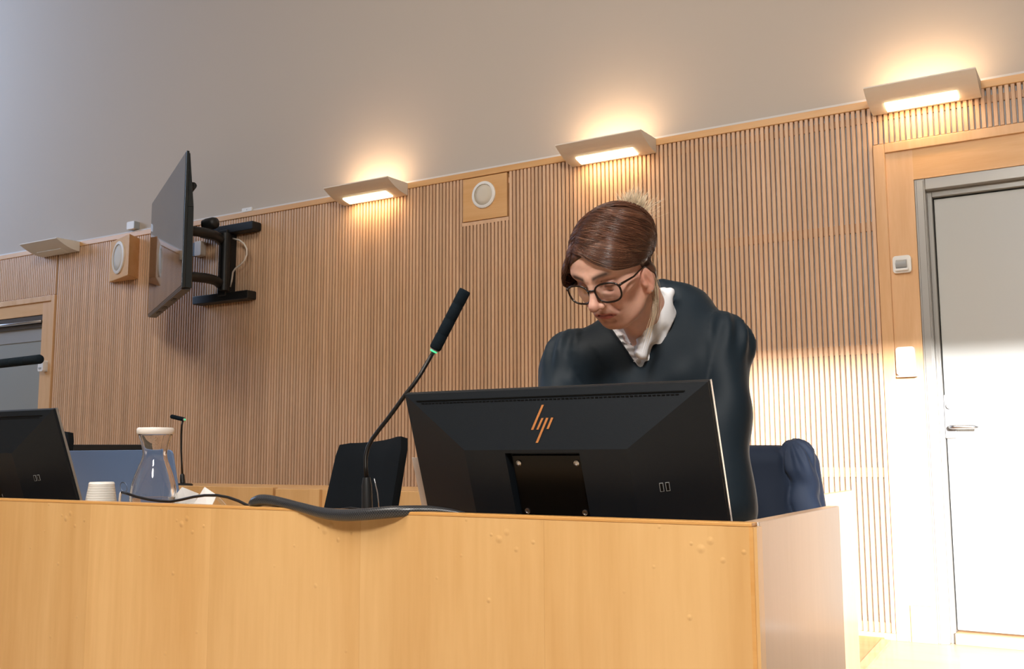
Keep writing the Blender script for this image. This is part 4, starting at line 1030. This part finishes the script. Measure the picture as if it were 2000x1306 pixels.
# ---- hair: shell over the skull plus combed strands
HC, HR = np.array([0, -.025, .029]), np.array([.0835, .0990, .0735])
def hair_cut(p):
    """positive below / in front of the hairline"""
    y = p[:, 1]; x = p[:, 0]
    line = np.where(y > 0, .014+.50*y+.35*np.maximum(y-.05, 0), .014+1.7*y)
    side = np.clip(-x/.07, 0, 1); line = line-.034*np.clip(x/.055, 0, 1)*np.clip((.088-y)/.03, 0, 1)-.030*side*np.clip((y-.0)/.05, 0, 1)*np.clip((.095-y)/.03, 0, 1)
    return line-p[:, 2]
def hair_vol(p):
    d = ell(p, HC, HR)
    d = smin(d, ell(p, (-.070, .040, .004), (.020, .034, .036)), .02)
    return np.minimum(d, head_sdf(p)-.0025)
def hair_sdf(p):
    d = hair_vol(p)
    d = d + .0010*np.sin(p[:, 0]*70+np.sin(p[:, 1]*40)*1.5+p[:, 2]*60)*np.sin(p[:, 2]*45+p[:, 1]*30)
    return smax(d, hair_cut(p), .014)
Vh, Fh = mesh_sdf(hair_sdf, (-.105, -.155, -.10), (.105, .11, .17), .003, flip=True)
hc = np.tile([.072, .031, .019], (len(Vh), 1)); hc *= (1+.25*np.sin(Vh[:, :1]*400+Vh[:, 1:2]*160))
hair = np_mesh('hair', h2w(Vh), Fh, 'hair', woman, col=hc)
rng = np.random.default_rng(3)
def on_shell(q, off): q = q/np.linalg.norm(q, axis=-1, keepdims=True); return HC+q*(HR+off)
def unit(v): v = np.asarray(v, float); return v/np.linalg.norm(v)
def toq(P): return unit((np.asarray(P)-HC)/HR)
def ribbons(paths, cols, w, name, parent, mat_='hair', world=False):
    """paths (n, k, 3): three-sided tapering strands"""
    n, k, _ = paths.shape
    T = np.gradient(paths, axis=1); T /= np.linalg.norm(T, axis=-1, keepdims=True)+1e-9
    a = rng.normal(size=(n, 1, 3)); U = np.cross(T, a); U /= np.linalg.norm(U, axis=-1, keepdims=True)+1e-9; Vv = np.cross(T, U)
    tp = (np.minimum(1, np.linspace(0, 1, k)*8+.3)*np.minimum(1, (1-np.linspace(0, 1, k))*5+.15))[None, :, None]
    ring = [paths+(U*math.cos(a_)+Vv*math.sin(a_))*w*tp for a_ in (0, 2*PI/3, 4*PI/3)]
    V = np.stack(ring, 2).reshape(-1, 3); base = (np.arange(n)[:, None]*k+np.arange(k-1)[None])*3
    F = np.concatenate([np.stack([base+j, base+(j+1) % 3, base+3+(j+1) % 3, base+3+j], -1).reshape(-1, 4) for j in range(3)])
    C = np.repeat(cols, k*3, axis=0)
    return np_mesh(name, V if world else h2w(V), F, mat_, parent, col=C)
K = 22
def comb(n, sA, sB, mA, mB, gA, gB, jit, spread=1.0):
    """strands from the parting (sA front .. sB crown) over a mid point to the gather"""
    out = []
    for i in range(n):
        t = rng.random()
        s = unit(toq(sA)*(1-t)+toq(sB)*t); m_ = unit(toq(mA)*(1-t)+toq(mB)*t); g = unit(toq(gA)*(1-t)+toq(gB)*t)
        s, m_, g = [unit(v+rng.normal(0, jit*f, 3)) for v, f in ((s, .5), (m_, 1), (g, 1.2))]
        e0, e1 = 0.0, .88+.12*rng.random(); u = np.linspace(e0, e1, K)[:, None]
        q = (1-u)**2*s+2*u*(1-u)*(2*m_-.5*s-.5*g)+u*u*g
        off = .0005+.0035*rng.random()+.0018*np.sin(u*9+rng.random()*6)*rng.random()
        out.append(on_shell(q, off))
    return np.array(out)
partA, partB = (-.040, .082, .078), (-.012, -.060, .150)
L1 = comb(4200, partA, partB, (.052, .066, .040), (.075, -.045, .105), (.079, -.022, -.012), (.052, -.100, -.01), .035)
L2 = comb(1300, (-.030, .086, .082), (-.030, .04, .135), (.042, .074, .036), (.055, .02, .125), (.078, -.004, -.008), (.082, -.04, .0), .03)
R1 = comb(1500, partA, partB, (-.078, .050, .022), (-.085, -.05, .09), (-.080, .016, -.046), (-.06, -.095, 0), .04)
B1 = comb(1800, (-.02, -.02, .135), (-.05, -.09, .06), (.045, -.085, .095), (.01, -.12, .06), (.065, -.075, -.03), (.02, -.10, -.04), .05)
R2 = comb(1300, (-.044, .080, .066), (-.050, .030, .100), (-.080, .064, .022), (-.086, .030, .035), (-.084, .045, -.030), (-.084, .0, -.045), .04)
B2 = comb(700, (.074, -.030, .035), (.060, -.07, .05), (.080, -.035, -.005), (.066, -.075, .0), (.066, -.050, -.050), (.045, -.085, -.045), .05)
P = np.concatenate([L1, L2, R1, B1, R2, B2]); n = len(P)
Pf = P.reshape(-1, 3).astype(np.float32); off_ = np.repeat(.0006+.0028*rng.random(n), K).astype(np.float32)
for _ in range(2):
    dd_ = np.concatenate([hair_vol(c_) for c_ in np.array_split(Pf, 12)]); q_ = Pf-HC.astype(np.float32); q_ /= np.linalg.norm(q_, axis=1, keepdims=True)
    Pf = Pf+q_*np.maximum(off_-dd_, 0)[:, None]
P = Pf.reshape(P.shape).astype(float)
base = np.array([.105, .042, .024]); v = rng.random((n, 1))
cols = base*(.5+1.2*v**1.5)+(rng.random((n, 1)) < .10)*np.array([.16, .085, .045])*rng.random((n, 1))
o = ribbons(P, cols, .00050, 'hair_strands', hair); o['kind'] = 'stuff'
# blond ends standing up from the clip at the back of the crown
B0 = w2h(atD(1236, 432, HM[:, 1]@(-FW)*0+2.08)); tips = []
for i in range(650):
    a = atD(1236+rng.normal(0, 9), 430+rng.normal(0, 9), 2.05)
    ang = math.radians(rng.normal(-6, 14)); ln = min(.058, abs(rng.normal(.041, .011)))
    if rng.random() < .2: ang = math.radians(rng.uniform(-20, 65)); ln *= 1.2
    d = RT*math.sin(ang)+UP*math.cos(ang)-FW*rng.normal(0, .25)
    u = np.linspace(0, 1, K)[:, None]; bend = RT*rng.normal(.15, .3)
    tips.append(a+d*ln*u+bend*(u**2)*ln*.4)
for i in range(45):     # loose hairs down the back of the head
    a = atD(1258+rng.normal(0, 6), 440+rng.uniform(-10, 90), 2.06); b = a+RT*rng.uniform(.004, .022)-UP*rng.uniform(.02, .07)
    u = np.linspace(0, 1, K)[:, None]; tips.append(a*(1-u)+b*u+RT*np.sin(u*PI)*rng.uniform(0, .010)+UP*np.sin(u*PI)*.006)
P = np.array(tips); cb = np.array([.86, .72, .52])*(.65+.6*rng.random((len(P), 1)))
o = ribbons(P, cb, .00045, 'hair_tips', hair, world=True); o['kind'] = 'stuff'; o['label'] = 'blond hair ends sticking up from the clip'
# lock of hair trailing behind the ear over the collar
lk = []
cpx = [(1270, 520), (1278, 552), (1281, 585), (1277, 620), (1268, 655), (1258, 690)]
Q = np.array([atD(x, y, dd_) for (x, y), dd_ in zip(cpx, (2.04, 2.05, 2.05, 2.04, 2.02, 2.0))])
for i in range(42):
    o_ = RT*rng.normal(0, .0022)+UP*rng.normal(0, .002)-FW*rng.normal(.002, .004); fr_ = rng.uniform(.55, 1.0)
    u = np.linspace(0, fr_, K)*(len(Q)-1); i0 = np.minimum(u.astype(int), len(Q)-2); f = (u-i0)[:, None]
    f = f*f*(3-2*f)*.3+f*.7
    lk.append(Q[i0]*(1-f)+Q[i0+1]*f+o_*(1+np.linspace(0, 1.2, K)[:, None])+RT*np.sin(np.linspace(0, 5, K))[:, None]*.0015*rng.normal())
P = np.array(lk); cb = np.array([.55, .42, .28])*(.5+.8*rng.random((len(P), 1)))
o = ribbons(P, cb, .00045, 'hair_lock', hair, world=True); o['kind'] = 'stuff'; o['label'] = 'loose blond lock behind the ear'

# ---- glasses
def lens_pt(s, a, k=1.0):
    c, si = math.cos(a), math.sin(a); n_ = 2.55
    x = .0285*math.copysign(abs(c)**(2/n_), c)*k; z = .0205*math.copysign(abs(si)**(2/n_), si)*k
    x *= 1+.06*z/.023
    X = s*(.0368+x); return np.array([X, .0960-.26*max(0, abs(X)-.008)**1.0*.55-.10*(z+.0)*1.2, -.0160+z])
ba, bb = lens_pt(-1, PI-.35), lens_pt(1, PI-.35); bm_ = (ba+bb)/2+[0, .0035, .0015]
gl = obj('glasses', MB().tube([h2w(v) for v in (ba, ba*.6+bm_*.4+[0, .001, .0005], bm_, bb*.6+bm_*.4+[0, .001, .0005], bb)], [.0022, .0024, .0025, .0024, .0022], 10), 'tortoise', woman, smooth=True)
for s in (-1, 1):
    ring = [h2w(lens_pt(s, 2*PI*i/40)) for i in range(41)]
    obj('frame', MB().tube(ring, .0021, 8, cap=False), 'tortoise', gl, smooth=True)
    mb = MB(); pts = [h2w(lens_pt(s, 2*PI*i/40, .97)) for i in range(40)]; c = h2w(np.mean([lens_pt(s, 2*PI*i/40, .97) for i in range(40)], 0)+[0, .0022, 0])
    mb.add(pts+[c], [(i, (i+1) % 40, 40) for i in range(40)]); obj('lens', mb, 'lens', gl, smooth=True)
    tip = lens_pt(s, .42 if s > 0 else .42)
    tp = [tip+[s*.001, .001, .001], tip+[s*.0045, -.004, .002], (s*.0735, .045, -.013), (s*.0735, .022, -.015), (s*.0725, .002, -.019), (s*.069, -.014, -.036)]
    obj('temple', MB().tube([h2w(v) for v in tp], [.0026, .0026, .0019, .0017, .0017, .0012], 8), 'tortoise', gl, smooth=True)
er = obj('earring', MB().lathe([(0, -.0022), (.0016, -.0016), (.0022, 0), (.0016, .0016), (0, .0022)], h2w((.0735, .013, -.070)), 12, HM[:, 0]), 'chrome', woman, smooth=True)

# ---- robe and shirt
CH = (SHL+SHR)/2
def ucross(a, b): c = np.cross(a, b); return c/np.linalg.norm(c)
def torso_sdf(p):
    d = cap(p, SHL+[-.03, 0, .008], NB+[.030, .02, -.018], .066, .062)
    d = smin(d, cap(p, SHR+[.03, 0, .0], NB+[-.04, .01, -.035], .062, .058), .06)
    d = smin(d, ell(p, CH+[.0, .03, -.055], (.195, .118, .15)), .06)
    d = smin(d, cap(p, CH+[0, .06, -.16], HIP, .15, .145), .10)
    d = smin(d, cap(p, HIP, (HIP[0], HIP[1]+.03, .20), .145, .175), .08)
    return d
def sleeve_sdf(p, sh, el, hd, s):
    up = sh+np.array([s*.018, -.005, .010])
    d = smin(sph(p, up, .060), cap(p, up+np.array([s*.012, -.01, -.045]), el, .058, .060), .04)
    d = smin(d, cap(p, el, hd+np.array([s*.058, .08, .045]), .066, .072), .05)
    # gathers fanning out from the shoulder seam
    ax = el-up; ax = ax/np.linalg.norm(ax); q = p-up.astype(np.float32); tt = q@ax.astype(np.float32)
    e1 = ucross(ax, np.array([0, 1.0, .2])); e2 = np.cross(ax, e1)
    th = np.arctan2(q@e2.astype(np.float32), q@e1.astype(np.float32))
    d = d + .0062*np.sin(th*10+1.0)*np.exp(-((tt-.0)/.05)**2)
    d = d + .0080*np.sin(tt*26+th*1.6+s)*np.exp(-((tt-.16)/.15)**2)*np.clip(tt/.06, 0, 1)
    d = d + .004*np.sin(th*3+tt*18)*np.clip((tt-.04)/.1, 0, 1)
    return d
YV = HO[1]+.165
NA = h2w((0, -.034, -.045))-NKB; NA = NA/np.linalg.norm(NA)
# outline of the V opening, taken along one line of sight onto a chest plane
VD = ray(1262, 640); KX, KZ = VD[0]/VD[1], VD[2]/VD[1]
def on_v(x, y): P = atY(x, y, YV); return np.array([P[0], P[2]])
VN = [on_v(1329, 561), on_v(1252, 720), on_v(1196, 642)]
def tri_prism(p, pts, ymax=None):
    d = None
    for i in range(3):
        a, b = pts[i], pts[(i+1) % 3]; e = b-a; n_ = np.array([e[1], -e[0]])/np.linalg.norm(e)
        c = pts[(i+2) % 3]
        if np.dot(c-a, n_) > 0: n_ = -n_
        v = (p[:, 0]-KX*(p[:, 1]-YV)-a[0])*n_[0]+(p[:, 2]-KZ*(p[:, 1]-YV)-a[1])*n_[1]
        d = v if d is None else np.maximum(d, v)
    return d
vtop = VN[0]+(VN[0]-VN[1])*1.0; vtop2 = VN[2]+(VN[2]-VN[1])*1.6
VT = [VN[1], VN[0]+(VN[0]-VN[1])*.25, vtop2]
SEAML = SHL+np.array([-.030, 0, 0])
def robe_sdf(p):
    d = torso_sdf(p)
    # hollow drape lines on the chest running down from the shoulders
    d = d + .004*np.sin((p[:, 0]-CH[0])*46+(p[:, 2]-CH[2])*22)*np.clip((CH[2]+.02-p[:, 2])/.12, 0, 1)*np.clip((CH[1]-p[:, 1]+.02)/.05, 0, 1)
    d = d + .0035*np.sin((p[:, 0]-CH[0])*24-(p[:, 2]-CH[2])*38)*np.clip((p[:, 2]-CH[2]+.16)/.10, 0, 1)
    sl = sleeve_sdf(p, SHL, ELL_, HANDL, 1); sr = sleeve_sdf(p, SHR, ELR, HANDR, -1)
    # seam groove where each sleeve meets the yoke
    for s_, sh in ((sl, SHL), (sr, SHR)):
        pass
    dd = smin(d, np.minimum(sl, sr), .028)
    k = np.abs(d-np.minimum(sl, sr)); dd = dd + .0035*np.exp(-(k/.006)**2)
    # front facing stitched along the opening
    t = tri_prism(p, VT)
    front = np.clip((CH[1]+.03-p[:, 1])/.02, 0, 1)*np.clip((VN[1][0]-.01-(p[:, 0]-KX*(p[:, 1]-YV)))/.02, 0, 1)
    dd = dd - .0022*front*np.clip((.062-t)/.003, 0, 1)*np.clip((t+.02)/.004, 0, 1)
    # V opening and neck hole
    hole = smax(t, p[:, 1]-(NB[1]-.005), .01)
    dd = smax(dd, -hole, .004)
    dd = smin(dd, cap(p, atY(1294, 567, HO[1]+.255), NB+[.025, .0, .012], .027, .032), .02)
    # cuffs open
    for hd in (HANDL, HANDR):
        pass
    return np.maximum(dd, -(p[:, 2]-.14))
Vr, Fr = mesh_sdf(robe_sdf, (NB[0]-.46, 1.72, .12), (NB[0]+.46, HIP[1]+.34, NB[2]+.10), .0062)
Vr = relax(Vr, Fr, 1, .5)
robe = np_mesh('robe', Vr, Fr, 'robe', woman)
SK = [on_v(1236, 681), on_v(1288, 556), on_v(1190, 622)]
COLP = [atY(1306, 572, HO[1]+.20), atY(1292, 602, HO[1]+.165), atY(1270, 642, HO[1]+.13), atY(1252, 690, HO[1]+.115)]
def shirt_sdf(p):
    d = torso_sdf(p)+.0085
    d = smin(d, cap(p, NKB-NA*.05, NKB+NA*.020, .062, .060), .025)
    for a_, b_ in zip(COLP[:-1], COLP[1:]): d = smin(d, cap(p, a_, b_, .0135), .02)
    d = d + .0018*np.sin((p[:, 0]-CH[0])*170+(p[:, 2]-CH[2])*75)
    t = tri_prism(p, SK)+.0030*np.sin(p[:, 2]*300+p[:, 0]*100)
    d = smax(d, -smax(t, p[:, 1]-(NB[1]-.02), .003), .004)
    fl = np.clip((t+.000)/.001, 0, 1)*np.clip((.016-t)/.003, 0, 1)
    d = d - .0026*fl*(1+.8*np.sin(p[:, 2]*420))
    return np.maximum(d, tri_prism(p, VT)-.02)
Vs, Fs = mesh_sdf(shirt_sdf, (NB[0]-.22, HO[1]-.06, VN[1][1]-.06), (NB[0]+.16, NB[1]+.12, NB[2]+.10), .0035)
Vs = relax(Vs, Fs, 1, .4)
def torso_hit(x, y):
    d = ray(x, y); d = d/np.linalg.norm(d); t = 1.6
    for _ in range(60): t += float(torso_sdf((EYE+d*t)[None].astype(np.float32))[0]+.0085)*.8
    return EYE+d*t
shirt = np_mesh('shirt', Vs, Fs, 'shirt', woman)

mb = MB(); bc = atY(1249, 704, YV-.028)
obj('button', mb.lathe([(0, .0026), (.0045, .0026), (.0055, .0016), (.0055, 0), (0, 0)], torso_hit(1247, 705)-VD/np.linalg.norm(VD)*.003, 18, -VD), 'pearl', shirt, smooth=True, angle=50)

# ================================================================ navy robe draped over the right-hand chair
def rob(u, v, w): return rcx+RH*u+np.array([0, 0, v])+FH*w
def rframe(p): q = p-rcx.astype(np.float32); return np.stack([q@RH.astype(np.float32), q@FH.astype(np.float32), q[:, 2]], -1)
def drape_sdf(p):
    q = rframe(p)/np.float32(KS); u, w, v = q[:, 0], q[:, 1], q[:, 2]
    half = .205+.015*np.clip((.08-v)/.25, 0, 1.2)
    a = np.abs(u+.115)-half; b = np.abs(w-.0)-(.058+.02*np.clip(-v/.3, 0, 1)); c = np.abs(v+.13)-.218
    rd = .05
    A, B_, C_ = a+rd, b+rd, c+rd
    d = np.sqrt(np.maximum(A, 0)**2+np.maximum(B_, 0)**2+np.maximum(C_, 0)**2)+np.minimum(np.maximum(np.maximum(A, B_), C_), 0)-rd
    c0 = np.array([.030, -.045, .040]); qq = q-c0.astype(np.float32)
    ax = np.array([.10, -.01, -.30]); ax /= np.linalg.norm(ax); tt = qq@ax.astype(np.float32)
    e1 = np.cross(ax, [0, 1, 0]); th = np.arctan2(qq@np.array([0, -1, 0], np.float32), qq@e1.astype(np.float32))
    s = smin(ell(q, (.026, -.030, .052), (.047, .050, .052)), cap(q, (.030, -.035, .02), (.055, -.035, -.28), .044, .054), .03)
    s = s+.0050*np.sin(th*9)*np.exp(-((tt+.03)/.05)**2)+.0045*np.sin(tt*62+th*2)*np.exp(-((tt-.05)/.06)**2)
    g = np.abs(d-s); r = smin(d, s, .008)+.007*np.exp(-(g/.006)**2)
    r = r+.0055*np.sin(u*48+v*10+1)*np.clip((.03-v)/.12, 0, 1)+.003*np.sin(u*90+v*25)*np.clip((-.02-v)/.2, 0, 1)
    r = r*KS
    return np.maximum(r, -(r+.016))
hi_ = rcx+[.45, .45, .18]
Vd, Fd = mesh_sdf(drape_sdf, rcx-[.56, .46, .50], hi_, .0058)
Vd = relax(Vd, Fd, 1, .5)
o = np_mesh('draped_robe', Vd, Fd, 'robe_navy', org=tuple(rcx-[.115*RH[0], .115*RH[1], .38]))
tag(o, 'dark navy robe with a gathered puff sleeve draped over the right-hand chair', 'robe')
